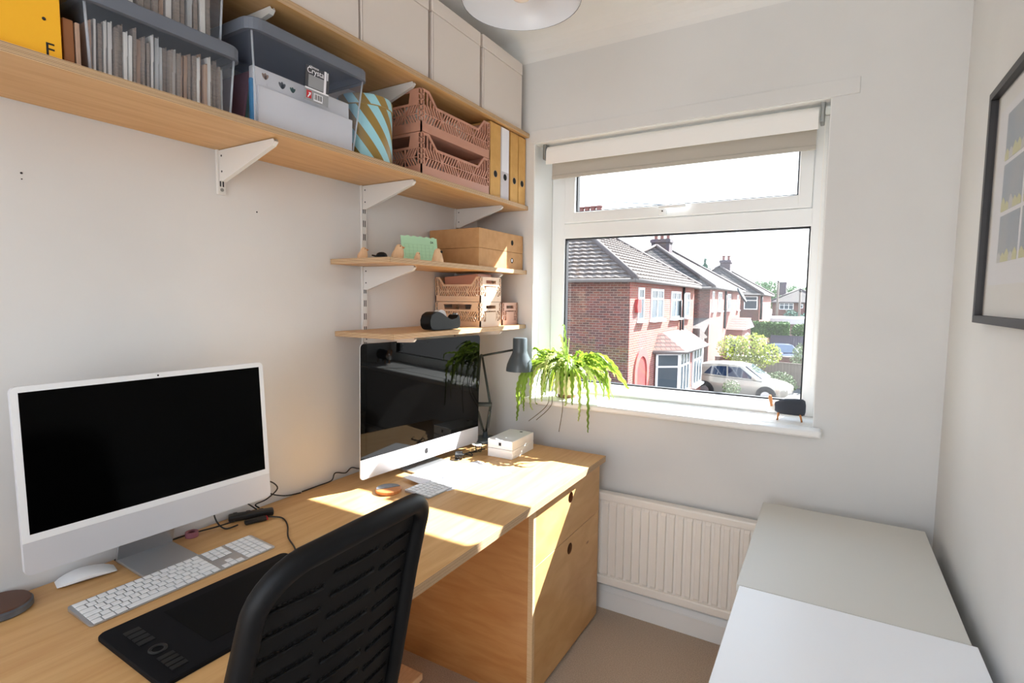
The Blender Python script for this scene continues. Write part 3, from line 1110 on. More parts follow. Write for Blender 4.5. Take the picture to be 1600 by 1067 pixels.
def crate(label, loc, LX, LY, H, m_, front, side, m_front=None, group=None, rz=0.0):
    t = thing('folding_crate', label, 'crate', loc, rz, group)
    b = B(m_); b.box(-LX / 2 + 0.003, LX / 2 - 0.003, -LY / 2 + 0.003, LY / 2 - 0.003, 0.004, 0.008)
    b.build('base', t)
    th = 0.005
    T = Matrix.Translation
    # +X face
    crate_panel(m_front or m_, LY, H, th, front, 'side_panel', t, T((LX / 2, 0, 0)) @ Matrix.Rotation(R(90), 4, 'Z'))
    crate_panel(m_, LY, H, th, front, 'side_panel', t, T((-LX / 2 + th, 0, 0)) @ Matrix.Rotation(R(90), 4, 'Z'))
    crate_panel(m_, LX, H, th, side, 'side_panel', t, T((0, -LY / 2, 0)))
    crate_panel(m_, LX, H, th, side, 'side_panel', t, T((0, LY / 2 - th, 0)))
    return t

CR = 'dusty pink folding crates on the long shelf'
crate('lower dusty pink folding crate on the long shelf', (-1.393, 1.716, Z2), 0.27, 0.44, 0.146, 'crate_pink', 'dip', 'slot', group=CR)
crate('upper dusty pink folding crate stuffed with white wrapping', (-1.393, 1.716, Z2 + 0.148), 0.27, 0.44, 0.146, 'crate_pink', 'dip', 'slot', group=CR)
# things inside the pink crates
random.seed(9)
def crumple(name, label, cat, loc, sx, sy, sz, m_, seed):
    rnd = random.Random(seed)
    b = B(m_)
    bmesh.ops.create_icosphere(b.bm, subdivisions=3, radius=1.0)
    ph = [rnd.uniform(0, 6) for _ in range(6)]
    for v in b.bm.verts:
        c = v.co
        k = 1 + 0.13 * math.sin(5 * c.x + ph[0]) + 0.12 * math.sin(6 * c.y + ph[1]) + 0.10 * math.sin(9 * c.z + ph[2]) + 0.06 * math.sin(15 * c.x + 11 * c.y + ph[3])
        v.co = Vector((c.x * sx * k, c.y * sy * k, c.z * sz * k))
        if v.co.z < -sz * 0.8:
            v.co.z = -sz * 0.8
    o = b.build(name, smooth=True, loc=loc)
    return tag(o, label, cat)
crumple('wrapping_paper', 'crumpled clear wrapping at the left of the upper pink crate', 'wrapping', (-1.37, 1.60, Z2 + 0.212), 0.085, 0.060, 0.066, 'face_white', 1)
crumple('wrapping_paper', 'crumpled clear wrapping at the right of the upper pink crate', 'wrapping', (-1.37, 1.785, Z2 + 0.205), 0.085, 0.085, 0.055, 'face_white', 2)
b = B('wood_warm'); b.box(-0.04, 0.04, -0.05, 0.05, 0, 0.045, bev=0.004)
tag(b.build('small_carton', loc=(-1.33, 1.83, Z2 + 0.009)), 'small orange carton inside the lower pink crate', 'carton')
b = B('stone_grey'); b.box(-0.06, 0.06, -0.09, 0.09, 0, 0.06, bev=0.006)
tag(b.build('small_carton', loc=(-1.38, 1.65, Z2 + 0.009)), 'small grey carton inside the lower pink crate', 'carton')

# upright files
def magazine_file(y0, y1, m_, label, hole_z, card=None, h=0.308):
    t = thing('magazine_file', label, 'file', (-1.262, (y0 + y1) / 2, Z2), group='upright files at the window end')
    w = (y1 - y0) / 2
    b = B(m_)
    b.box(-0.25, 0.0, -w, w, 0, h, bev=0.0015)
    b.build('case', t)
    b = B('hole_dark'); b.prism(circ(0.0140, 18, (0, hole_z)), 0, -0.002, 0.0004)
    b.build('finger_hole', t)
    b = B('spring')
    o = circ(0.0150, 18, (0, hole_z)); i_ = circ(0.0137, 18, (0, hole_z))
    for k in range(18):
        k2 = (k + 1) % 18
        b.quad((0.0006, *o[k]), (0.0006, *o[k2]), (0.0006, *i_[k2]), (0.0006, *i_[k]))
    b.build('hole_ring', t)
    if card:
        b = B('paper_white'); b.box(0.0002, 0.0009, -w * 0.86, w * 0.86, card[0], card[1])
        b.build('title_card', t)
magazine_file(1.946, 2.028, 'file_kraft', 'widest kraft magazine file, next to the pink crates', 0.098)
magazine_file(2.032, 2.100, 'file_grey', 'grey magazine file with a white title card', 0.098, (0.120, 0.306))
magazine_file(2.114, 2.180, 'file_kraft', 'kraft magazine file just right of the grey one', 0.098)
magazine_file(2.186, 2.250, 'file_kraft', 'kraft magazine file at the very end by the window wall', 0.098)

# ------------------------------------------------------------------ things on the calendar shelf
Z3 = ZS3 + TH
def kraft_box(z0, h, label, hole):
    t = thing('kraft_box', label, 'box', (-1.27, 1.876, z0), group='stacked kraft boxes')
    b = B('kraft', 'kraft_dark')
    b.box(-0.262, 0.0, 0.0, 0.372, 0, h, bev=0.0015)
    for f in b.bm.faces:
        pass
    b.build('carton', t)
    b = B('hole_dark'); b.prism([(p * 0.9 + 0.272, q + h * 0.52) for p, q in circ(0.012, 18)], 0, -0.002, 0.0005)
    hl = b.build('finger_hole', t)
    if hole:
        b = B('paper_white'); b.box(0.0004, 0.0008, 0.266, 0.276, h * 0.52 - 0.006, h * 0.52 + 0.007)
        b.build('paper_scrap', hl)
kraft_box(Z3, 0.0775, 'lower kraft card box with paper showing in its finger hole', True)
kraft_box(Z3 + 0.0785, 0.082, 'upper kraft card box with a round finger hole', False)

t = thing('desk_calendar', 'mint green calendar card leaning on the upper short shelf', 'calendar', (-1.375, 1.632, Z3))
b = B('mint_card'); b.box(-0.0006, 0.0006, -0.085, 0.085, 0, 0.102)
# torn tabs along the top
for k in range(5):
    b.box(-0.0006, 0.0006, -0.06 + k * 0.03, -0.045 + k * 0.03, 0.102, 0.105)
b.build('card', t)
b = B('mint_line')
for k in range(8):
    b.box(0.0006, 0.0009, -0.07 + k * 0.019, -0.0695 + k * 0.019, 0.02, 0.072)
for k in range(5):
    b.box(0.0006, 0.0009, -0.07, 0.063, 0.02 + k * 0.013, 0.0205 + k * 0.013)
b.build('date_grid', t)
text('lettering', '04', 0.014, 'ink', t, (0.0009, 0.052, 0.080), FACE_X)
t.rotation_euler = (0, R(-8), R(-14))

def bird(loc, s, label, rz, eye=True):
    t = thing('wooden_bird', label, 'figurine', loc, rz)
    b = B('wood_pale')
    rows = []
    for z, r_, dx in ((0, 0.016, 0), (0.006, 0.019, 0), (0.016, 0.0195, 0.001), (0.025, 0.017, 0.003), (0.031, 0.014, 0.005), (0.038, 0.0125, 0.006), (0.044, 0.009, 0.006), (0.0475, 0.004, 0.005)):
        rows.append([(dx * s + r_ * s * math.cos(2 * math.pi * k / 16), r_ * s * 0.9 * math.sin(2 * math.pi * k / 16), z * s) for k in range(16)])
    V = b.grid(rows, close=True)
    b.bm.faces.new(V[0][::-1]); b.bm.faces.new(V[-1])
    b.build('body', t, smooth=True)
    b = B('wood_warm'); b.lathe([(0.0045 * s, 0), (0.002 * s, 0.006 * s), (0, 0.009 * s)], 8, M=Matrix.Translation((0.016 * s, 0, 0.037 * s)) @ Matrix.Rotation(R(90), 4, 'Y'))
    b.build('beak', t, smooth=True)
    for sy in (-1, 1):
        b = B('hole_dark'); bmesh.ops.create_icosphere(b.bm, subdivisions=1, radius=0.0018 * s)
        b.build('eye', t, loc=(0.0135 * s, sy * 0.0085 * s, 0.041 * s))
    return t
bird((-1.46, 1.408, Z3), 0.95, 'pale wooden bird figurine at the left end of the calendar shelf', R(30))
bird((-1.335, 1.455, Z3), 1.15, 'pale wooden bird figurine left of the green calendar', R(20))
bird((-1.285, 1.503, Z3), 0.62, 'smallest wooden bird figurine in front of the green calendar', R(-10))
def cone_figure():
    t = thing('wooden_figure', 'pale wooden cone figure with a black dot, by the kraft boxes', 'figurine', (-1.275, 1.608, Z3))
    b = B('wood_pale')
    b.lathe([(0, 0), (0.022, 0), (0.022, 0.006), (0.017, 0.026), (0.012, 0.044), (0.006, 0.050), (0, 0.051)], 20)
    b.build('body', t, smooth=True)
    b = B('hole_dark'); b.lathe([(0, 0.004), (0.004, 0.003), (0.0055, 0.0), (0.004, -0.003)], 12, M=Matrix.Translation((0.0150, 0.004, 0.038)) @ Matrix.Rotation(R(70), 4, 'Y'))
    b.build('nose', t, smooth=True)
cone_figure()
def cap():
    t = thing('model_cap', 'tiny black baseball cap ornament on the calendar shelf', 'ornament', (-1.350, 1.392, Z3))
    b = B('black_soft')
    b.lathe([(0.020, 0), (0.0205, 0.006), (0.019, 0.013), (0.015, 0.019), (0.008, 0.0225), (0, 0.0235)], 20)
    b.build('crown', t, smooth=True)
    b = B('black_soft')
    pts = [(-0.016, 0.004), (-0.013, -0.020), (-0.008, -0.034), (0.0, -0.039), (0.008, -0.034), (0.013, -0.020), (0.016, 0.004)]
    b.prism(pts, 2, 0.0015, 0.0040, M=Matrix.Rotation(R(-12), 4, 'X') @ Matrix.Translation((0, 0, 0.0)))
    b.build('peak', t)
    t.rotation_euler = (0, 0, R(-18))
cap()

# ------------------------------------------------------------------ things on the lowest shelf
Z4 = ZS4 + TH
CB = 'beige folding crates on the lowest shelf'
crate('lower beige folding crate on the lowest shelf', (-1.405, 1.992, Z4), 0.245, 0.165, 0.107, 'crate_beige', 'end', 'slot', group=CB)
crate('upper beige folding crate on the lowest shelf', (-1.405, 1.992, Z4 + 0.109), 0.245, 0.165, 0.107, 'crate_beige', 'end', 'dip', group=CB)
crate('small rose coloured folding crate in the corner of the lowest shelf', (-1.385, 2.178, Z4), 0.18, 0.138, 0.105, 'crate_rose', 'end', 'slot')
b = B('crate_pink'); b.box(-0.09, 0.09, -0.055, 0.055, 0, 0.105, bev=0.002)
o = tag(b.build('card_carton', loc=(-1.40, 1.992, Z4 + 0.119)), 'tan carton sitting inside the upper beige crate', 'carton')
o.rotation_euler = (0, R(-4), 0)
b = B('crate_white'); b.lathe([(0, -0.012), (0.052, -0.012), (0.055, -0.006), (0.055, 0.006), (0.052, 0.012), (0, 0.012)], 28, M=Matrix.Rotation(R(90), 4, 'Y'))
tag(b.build('tape_roll', smooth=True, loc=(-1.42, 2.155, Z4 + 0.164)), 'pale round disc standing behind the beige crates', 'disc')
def dispenser():
    t = thing('tape_dispenser', 'black weighted tape dispenser in front of the beige crates', 'tape dispenser', (-1.292, 1.645, Z4), R(0))
    t.scale = (0.92, 0.92, 0.92)
    w = 0.026
    b = B('dispenser_black')
    pts = []
    for a in range(90, 271, 20):
        pts.append((-0.062 + 0.036 * math.cos(R(a)), 0.040 + 0.036 * math.sin(R(a))))
    pts = [(-0.07, 0.003), (0.095, 0.003), (0.107, 0.010), (0.110, 0.022), (0.104, 0.034), (0.104, 0.062), (0.092, 0.064), (0.082, 0.046), (0.045, 0.040), (0.018, 0.050), (-0.005, 0.068), (-0.035, 0.078), (-0.066, 0.077), (-0.090, 0.066), (-0.100, 0.045), (-0.098, 0.022), (-0.088, 0.008)]
    b.prism(pts, 0, -w, w)
    bmesh.ops.bevel(b.bm, geom=[e for e in b.bm.edges], offset=0.003, segments=2, affect='EDGES', clamp_overlap=True)
    b.build('base', t, smooth=True)
    b = B('film'); b.lathe([(0.016, -0.011), (0.034, -0.011), (0.034, 0.011), (0.016, 0.011)], 24, M=Matrix.Translation((0.0, -0.004, 0.052)) @ Matrix.Rotation(R(90), 4, 'Y'), closed=True)
    b.build('tape_reel', t, smooth=True)
    b = B('spring'); b.box(-0.011, 0.011, 0.100, 0.1055, 0.058, 0.070)
    b.build('cutter', t)
dispenser()

# ------------------------------------------------------------------ desk
ZD = 0.735
DX0, DX1, DY0, DY1 = XL + 0.004, -0.800, -0.75, 2.168
def desk():
    t = thing('wooden_desk', 'long birch plywood worktop along the left wall', 'worktop', ((DX0 + DX1) / 2, (DY0 + DY1) / 2, ZD - 0.026))
    hx, hy = (DX1 - DX0) / 2, (DY1 - DY0) / 2
    b = B('ply_y'); b.box(-hx, hx - 0.0008, -hy, hy - 0.0008, 0, 0.026)
    b.build('board', t)
    b = B('ply_edge'); b.box(hx - 0.0008, hx, -hy, hy, 0.0003, 0.0257)
    b.build('front_edge', t)
    b = B('ply_edge'); b.box(-hx, hx, hy - 0.0008, hy, 0.0003, 0.0257)
    b.build('end_edge', t)
desk()
def pedestal():
    x1, y0, y1 = -0.822, 1.552, 2.160
    zt = ZD - 0.0265
    t = thing('drawer_unit', 'birch plywood drawer unit under the window end of the desk', 'drawer unit', (x1, y0, 0))
    w = y1 - y0
    b = B('ply_orange', 'ply_edge_light')
    b.box(-0.69, -0.019, 0, 0.018, 0, zt)
    b.build('side_panel', t)
    b = B('ply_edge_light'); b.box(-0.019, 0.0, 0.0, 0.018, 0, zt)
    b.build('panel_edge', t)
    b = B('ply_orange'); b.box(-0.69, -0.019, w - 0.018, w, 0, zt)
    b.build('side_panel', t)
    b = B('ply_orange'); b.box(-0.69, -0.03, 0.018, w - 0.018, 0.03, 0.048)
    b.build('bottom_panel', t)
    b = B('ply_orange'); b.box(-0.69, -0.675, 0.018, w - 0.018, 0.0, zt)
    b.build('back_panel', t)
    # two drawer fronts with round finger holes
    for (za, zb, hz) in ((0.492, zt - 0.004, 0.645), (0.02, 0.489, 0.441)):
        ya, yb = 0.020, w - 0.002
        yc, r_ = 0.305, 0.022
        b = B('ply_front', 'ply_edge_light', 'hole_wall_shade')
        n = 28
        bm = b.bm
        for xf in (-0.001, -0.019):
            outer = []
            inner = []
            for k in range(n):
                a = 2 * math.pi * k / n
                c_, s_ = math.cos(a), math.sin(a)
                inner.append((xf, yc + r_ * c_, hz + r_ * s_))
                q = []
                if c_ > 1e-9: q.append((yb - yc) / c_)
                if c_ < -1e-9: q.append((ya - yc) / c_)
                if s_ > 1e-9: q.append((zb - hz) / s_)
                if s_ < -1e-9: q.append((za - hz) / s_)
                tt = min(q)
                outer.append((xf, yc + tt * c_, hz + tt * s_))
            I = [bm.verts.new(p) for p in inner]
            O = [bm.verts.new(p) for p in outer]
            for k in range(n):
                k2 = (k + 1) % n
                bm.faces.new((I[k], I[k2], O[k2], O[k]))
            # fill the corners
            for (cy, cz) in ((ya, za), (ya, zb), (yb, za), (yb, zb)):
                best = None
                for k in range(n):
                    k2 = (k + 1) % n
                    p, q = outer[k], outer[k2]
                    if (abs(p[1] - cy) < 1e-6 and abs(q[2] - cz) < 1e-6 and abs(q[1] - cy) > 1e-6) or (abs(p[2] - cz) < 1e-6 and abs(q[1] - cy) < 1e-6 and abs(p[1] - cy) > 1e-6):
                        bm.faces.new((O[k], O[k2], bm.verts.new((xf, cy, cz))))
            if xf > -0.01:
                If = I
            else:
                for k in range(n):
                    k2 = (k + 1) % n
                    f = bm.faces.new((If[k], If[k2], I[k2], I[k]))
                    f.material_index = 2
        for (qa, qb) in (((ya, za), (yb, za)), ((yb, za), (yb, zb)), ((yb, zb), (ya, zb)), ((ya, zb), (ya, za))):
            f = bm.faces.new([bm.verts.new(p) for p in ((-0.001, *qa), (-0.001, *qb), (-0.019, *qb), (-0.019, *qa))])
            f.material_index = 1
        d = b.build('drawer', t)
        b = B('ply_orange'); b.box(-0.62, -0.14, ya + 0.02, yb - 0.02, za + 0.035, zb - 0.02)
        b.build('drawer_box', d)
pedestal()
b = B('ply_orange')
b.box(-0.70, -0.01, -0.009, 0.009, 0, ZD - 0.0265)
o = b.build('desk_support', loc=(-0.83, -0.6, 0))
tag(o, 'plywood end panel holding up the near end of the desk', 'panel')
# low wooden rest on the carpet under the desk
t = thing('foot_rest', 'small pale wooden rest on the carpet under the desk', 'foot rest', (-1.27, 1.22, 0))
b = B('wood_pale'); b.box(0, 0.11, -0.30, 0.16, 0.075, 0.10, bev=0.004); b.build('plank', t)
b = B('wood_pale'); b.box(0.0, 0.02, -0.30, 0.16, 0, 0.075, bev=0.003); b.build('leg', t)
b = B('wood_pale'); b.box(0.06, 0.08, -0.30, 0.12, 0, 0.075, bev=0.003); b.build('leg', t)

# ------------------------------------------------------------------ computers
def imac(name, label, loc, rz, tilt, W, glass_h, chin_h, zc, bezel, screen_m, border_m, chin_m, thick, foot_w, foot_d, R_=0.012, logo=False, neck_off=0.0):
    """local: +x faces the sitter, +y to the right as seen, z up ; zc height of the panel's centre"""
    t = thing(name, label, 'computer', loc, rz)
    H = glass_h + chin_h
    T = Matrix.Translation((0, 0, zc)) @ Matrix.Rotation(-tilt, 4, 'Y')
    # casing
    b = B('silver_paint')
    o = rr_outline(W, H, R_, 5)
    n = len(o)
    if logo:            # domed back
        rows = [[(0.0, u, v) for u, v in o], [(-0.004, u, v) for u, v in o], [(-0.022, u * 0.86, v * 0.80) for u, v in o], [(-0.046, u * 0.45, v * 0.45) for u, v in o]]
    else:
        rows = [[(0.0, u, v) for u, v in o], [(-thick, u, v) for u, v in o]]
    V = b.grid(rows, close=True, smooth=False)
    b.bm.faces.new(V[0]); b.bm.faces.new(V[-1][::-1])
    bmesh.ops.transform(b.bm, matrix=T, verts=b.bm.verts)
    case = b.build('casing', t)
    zb = -H / 2 + chin_h
    # front glass border
    b = B(border_m)
    pts = [(u, v) for u, v in o if v > zb + 0.0001]
    pts = [(-W / 2, zb)] + [p for p in pts if p[0] < 0][::-1] + [p for p in pts if p[0] >= 0][::-1] + [(W / 2, zb)]
    pts = [(max(-W / 2, min(W / 2, p[0])), p[1]) for p in pts]
    # order the outline by angle
    cz = zb + glass_h / 2
    pts = sorted(set((round(p[0], 6), round(p[1], 6)) for p in pts), key=lambda p: math.atan2(p[1] - cz, p[0]))
    b.prism(pts, 0, 0.0, 0.0012, M=T)
    b.build('glass_border', t)
    b = B(screen_m); b.box(0.0012, 0.0016, -W / 2 + bezel[0], W / 2 - bezel[0], zb + bezel[2], zb + glass_h - bezel[1], M=T)
    b.build('screen', t)
    b = B(chin_m)
    pts = sorted(set([(round(u, 6), round(v, 6)) for u, v in o if v < zb - 0.0001] + [(-W / 2, zb - 0.0004), (W / 2, zb - 0.0004)]), key=lambda p: math.atan2(p[1] - (-H / 2 + chin_h / 2), p[0]))
    b.prism(pts, 0, 0.0, 0.0010, M=T)
    chin = b.build('chin', t)
    b = B('hole_dark'); b.prism(circ(0.0022, 12, (0, zb + glass_h - bezel[1] / 2)), 0, 0.0012, 0.0017, M=T)
    b.build('camera', t)
    if logo:
        s = 0.0155
        pts = []
        for k in range(48):
            a = 2 * math.pi * k / 48
            r_ = 1.0 - 0.10 * math.cos(2 * a) - 0.16 * max(0, math.sin(a)) ** 8 - 0.14 * max(0, -math.sin(a)) ** 10
            y, z = r_ * math.cos(a) * 0.92, r_ * math.sin(a) * 0.98
            # bite on the right
            dy, dz = y - 1.18, z - 0.12
            d = math.hypot(dy, dz)
            if d < 0.48:
                y, z = 1.18 + dy / d * 0.48, 0.12 + dz / d * 0.48
            pts.append((y * s * 0.75, -H / 2 + chin_h * 0.50 - 0.002 + z * s * 0.75))
        b = B('ink'); b.prism(pts, 0, 0.0010, 0.0014, M=T)
        lf = []
        for k in range(12):
            a = 2 * math.pi * k / 12
            u, v = 0.0042 * math.cos(a), 0.0021 * math.sin(a) * (1 - 0.2 * math.cos(a))
            c45, s45 = math.cos(R(52)), math.sin(R(52))
            lf.append((0.0022 + u * c45 - v * s45, -H / 2 + chin_h * 0.5 + 0.0135 + u * s45 + v * c45))
        b.prism(lf, 0, 0.0010, 0.0014, M=T)
        b.build('emblem', chin)
    # stand : neck and foot
    b = B('aluminium')
    x_n = -0.03 + neck_off
    if logo:
        rows = []
        for (x, z) in ((0.075, 0.001), (-0.045, 0.001), (-0.085, 0.006), (-0.098, 0.030), (-0.085, 0.12), (-0.055, 0.20)):
            rows.append([(x, -foot_w / 2, z), (x, foot_w / 2, z), (x - 0.006 if z > 0.002 else x, foot_w / 2, z + 0.006), (x - 0.006 if z > 0.002 else x, -foot_w / 2, z + 0.006)])
        V = b.grid(rows, close=True, smooth=False)
        b.bm.faces.new(V[0]); b.bm.faces.new(V[-1][::-1])
        b.build('stand', t)
    else:
        b.prism([(-0.126, 0.003), (-0.119, 0.003), (-0.116, 0.012), (-0.022, zc - 0.02), (-0.022, zc + 0.03), (-0.029, zc + 0.03), (-0.029, zc - 0.018), (-0.124, 0.012)], 1, -foot_w / 2, foot_w / 2)
        b.build('neck', t)
        b = B('aluminium')
        b.box(-0.126, -0.126 + foot_d, -foot_w / 2, foot_w / 2, 0.0005, 0.0075, bev=0.002)
        b.build('foot', t)
    return t

imac('desktop_computer', 'white bordered all-in-one computer at the left, screen dark', (-1.390, 0.679, ZD), R(-2.3), R(3.6), 0.5465, 0.322, 0.068, 1.025 - ZD + 0.0,
     None or (0.0125, 0.0125, 0.0155), 'screen', 'white_plastic', 'silver_paint', 0.0115, 0.130, 0.147)
imac('desktop_computer', 'silver all-in-one computer with a black bezel below the short shelves', (-1.355, 1.640, ZD), R(-5.0), R(-1.0), 0.650, 0.410, 0.072, 1.006 - ZD,
     (0.024, 0.024, 0.024), 'screen_glossy', 'screen_glossy', 'silver_paint', 0.006, 0.195, 0.20, R_=0.014, logo=True)

# keyboards
def keyboard(name, label, loc, rz, full):
    t = thing(name, label, 'keyboard', loc, rz)
    u = 0.01905
    W = 0.4187 if full else 0.158
    D = 0.1149
    b = B('aluminium')
    pts = [(-D / 2, 0.001), (D / 2, 0.001), (D / 2, 0.004), (-D / 2, 0.0095)]
    o = rr_outline(D, W, 0.008, 4)
    rows = [[(x, y, 0.0008) for x, y in o], [(x, y, 0.0055 - x * 0.045) for x, y in o]]
    V = b.grid(rows, close=True, smooth=False)
    b.bm.faces.new(V[0][::-1]); b.bm.faces.new(V[1])
    b.build('case', t)
    cache = {}
    slope = math.atan(0.045)
    def key(x, y, w, d):
        kk = (round(w, 4), round(d, 4))
        z = 0.0055 - x * 0.045
        if kk not in cache:
            bb = B('white_plastic')
            bb.box(-d / 2, d / 2, -w / 2, w / 2, 0, 0.0016, bev=0.0007, seg=1)
            k = bb.build('key', t)
            cache[kk] = k.data
        else:
            k = bpy.data.objects.new('key', cache[kk]); COL.objects.link(k); k.parent = t
        k.location = (x, y, z)
        k.rotation_euler = (0, slope, 0)
    g = 0.0025
    pitch = 0.0183
    x0 = -D / 2 + 0.012
    y0 = -W / 2 + 0.0065
    main_w = 0.2655 if full else 0.145
    rows_ = [[1.5] + [1] * 12 + [1], [1] * 13 + [1.5], [1.5] + [1] * 12 + [1], [1.75] + [1] * 11 + [1.75], [1.25] + [1] * 11 + [2.25], [1, 1, 1, 1.25, 5, 1.25, 1, 1, 1, 1][:7] + [1, 1, 1]]
    rows_[5] = [1, 1.2, 1.2, 5.1, 1.2, 1.2, 1.0, 1.0, 1.0]
    if not full:
        rows_ = [[1] * 8, [1] * 8, [1.4] + [1] * 6, [1.7] + [1] * 6, [1] * 7 + [1.3], [1, 1.2, 3.4, 1.2, 1.0]]
    for r_, ws in enumerate(rows_):
        tot = sum(ws)
        uu = main_w / tot
        y = y0
        x = x0 + r_ * pitch
        for w in ws:
            key(x, y + w * uu / 2, w * uu - g, pitch - g)
            y += w * uu
    if full:
        yn = y0 + main_w + 0.008
        for r_ in range(6):
            x = x0 + r_ * pitch
            for c in range(3):
                if r_ in (3,) or (r_ == 4 and c != 1):
                    continue
                key(x, yn + (c + 0.5) * 0.0180, 0.0155, pitch - g)
        yp = yn + 3 * 0.0180 + 0.008
        for r_ in range(6):
            for c in range(4):
                x = x0 + r_ * pitch
                if r_ == 5 and c == 1 or (c == 3 and r_ == 5):
                    continue
                if r_ == 5 and c == 0:
                    key(x, yp + 0.0175, 0.0325, pitch - g)
                elif c == 3 and r_ == 4:
                    key(x + pitch / 2, yp + 3.5 * 0.0175, 0.0150, 2 * pitch - g)
                else:
                    key(x, yp + (c + 0.5) * 0.0175, 0.0150, pitch - g)
    return t
keyboard('computer_keyboard', 'long white keyboard with number pad in front of the left computer', (-1.309, 0.672, ZD), R(-1.0), True)
keyboard('computer_keyboard', 'short white keyboard half hidden by the chair top', (-1.178, 1.452, ZD), R(-3.0), False)

# mouse
def mouse():
    t = thing('computer_mouse', 'low white wireless mouse under the left computer', 'mouse', (-1.495, 0.548, ZD), R(-12))
    b = B('white_plastic')
    L, W = 0.1135, 0.0572
    rows = []
    ns = 13
    for k in range(ns):
        f = k / (ns - 1) * 2 - 1
        y = f * L / 2
        w = W / 2 * (1 - abs(f) ** 4 * 0.30)
        zt = 0.0035 + 0.0185 * (1 - f * f) ** 0.75 * (1 - 0.12 * f)
        zb = 0.0028 + 0.0048 * (1 - f * f)
        rows.append([(w * c, y, zb + (zt - zb) * h_) for c, h_ in ((-1, 0.0), (-0.98, 0.45), (-0.7, 0.86), (-0.3, 0.98), (0, 1.0), (0.3, 0.98), (0.7, 0.86), (0.98, 0.45), (1, 0.0))])
    V = b.grid(rows)
    for V_ in (V[0], V[-1]):
        b.bm.faces.new(V_)
    for a, c in zip(V[:-1], V[1:]):
        b.bm.faces.new((a[0], a[-1], c[-1], c[0]))
    b.build('shell', t, smooth=True)
    b = B('aluminium')
    b.box(-0.020, 0.020, -0.045, 0.045, 0.0006, 0.0048, bev=0.002)
    b.build('underside', t)
mouse()

# brown leather and glass coaster at far left
t = thing('coaster', 'dark leather topped glass coaster at the left frame edge', 'coaster', (-1.485, 0.388, ZD))
b = B('stone_grey'); b.lathe([(0, 0), (0.052, 0), (0.056, 0.003), (0.056, 0.014), (0.052, 0.017), (0, 0.017)], 36); b.build('glass_base', t, smooth=True)
b = B('leather_brown'); b.lathe([(0.053, 0.0172), (0.0515, 0.020), (0, 0.021)], 36); b.build('leather_pad', t, smooth=True)
# marble and cork coaster beside the short keyboard
t = thing('coaster', 'round wooden coaster with a marble half beside the short keyboard', 'coaster', (-1.288, 1.352, ZD))
b = B('wood_warm'); b.lathe([(0, 0), (0.042, 0), (0.045, 0.003), (0.045, 0.011), (0.042, 0.013), (0, 0.013)], 36); b.build('wood_disc', t, smooth=True)
b = B('stone_grey')
pts = [(0.0415 * math.cos(R(a)), 0.0415 * math.sin(R(a))) for a in range(60, 241, 12)]
b.prism(pts, 2, 0.013, 0.0145); b.build('marble_inlay', t)

# graphics tablet
t = thing('graphics_tablet', 'black pen tablet lying in front of the long keyboard', 'tablet', (-1.072, 0.655, ZD), R(-1.5))
b = B('tablet_grey')
o = rr_outline(0.255, 0.415, 0.014, 4)
rows = [[(x, y, 0.0006) for x, y in o], [(x, y, 0.007) for x, y in o], [(x * 0.985, y * 0.99, 0.0095) for x, y in o]]
V = b.grid(rows, close=True, smooth=False); b.bm.faces.new(V[0][::-1]); b.bm.faces.new(V[-1])
b.build('body', t)
b = B('tablet_black'); b.box(-0.098, 0.082, -0.098, 0.185, 0.0095, 0.0103, bev=0.0003); b.build('drawing_area', t)
for k in range(4):
    b = B('black_plastic'); b.box(-0.085 + k * 0.018, -0.070 + k * 0.018, -0.178, -0.150, 0.0095, 0.0112, bev=0.0006); b.build('button', t)
b = B('black_plastic'); b.lathe([(0.010, 0.0095), (0.016, 0.0095), (0.016, 0.0112), (0.010, 0.0112)], 24, c=(0.02, -0.163, 0), closed=True); b.build('touch_ring', t)
for k in range(4):
    b = B('black_plastic'); b.box(0.048 + k * 0.015, 0.060 + k * 0.015, -0.178, -0.150, 0.0095, 0.0112, bev=0.0006); b.build('button', t)

# cable clutter beside the left computer
def cable(name, label, pts, r=0.0022, m='black_plastic', cat='cable'):
    b = B(m); b.tube(spline(pts, 6), r, 7)
    return tag(b.build(name), label, cat)
zt = ZD + 0.003
t = thing('usb_hub', 'black usb hub lying between cables behind the left keyboard end', 'hub', (-1.482, 0.965, ZD), R(-31))
b = B('black_plastic'); b.box(-0.014, 0.014, -0.062, 0.062, 0.001, 0.020, bev=0.005, seg=3); b.build('hub_body', t, smooth=True)
for k in range(3):
    b = B('black_soft'); b.box(-0.034, -0.013, -0.05 + k * 0.036, -0.036 + k * 0.036, 0.004, 0.014, bev=0.003); b.build('plug', t)
t = thing('memory_stick', 'black usb plug with a red end beside the hub', 'plug', (-1.440, 0.955, ZD), R(-20))
b = B('black_plastic'); b.box(-0.010, 0.010, -0.034, 0.026, 0.001, 0.013, bev=0.004, seg=3); b.build('plug_body', t, smooth=True)
b = B('label_red'); b.box(-0.0085, 0.0085, 0.0262, 0.030, 0.002, 0.012, bev=0.002); b.build('plug_end', t)
cable('power_cable', 'black cable running from the hub down to the pen tablet', [(-1.435, 0.985, zt + 0.004), (-1.40, 1.010, zt), (-1.34, 0.985, zt), (-1.27, 0.935, zt), (-1.205, 0.905, zt), (-1.14, 0.868, zt + 0.002)])
cable('power_cable', 'black looped cable rising from the hub against the left wall', [(-1.495, 1.00, zt + 0.014), (-1.520, 1.005, zt + 0.018), (-1.522, 1.045, zt + 0.022), (-1.522, 1.085, zt + 0.045), (-1.524, 1.060, zt + 0.075), (-1.526, 1.035, zt + 0.068), (-1.526, 1.06, zt + 0.035), (-1.525, 1.115, zt + 0.010), (-1.530, 1.18, zt - 0.001)])
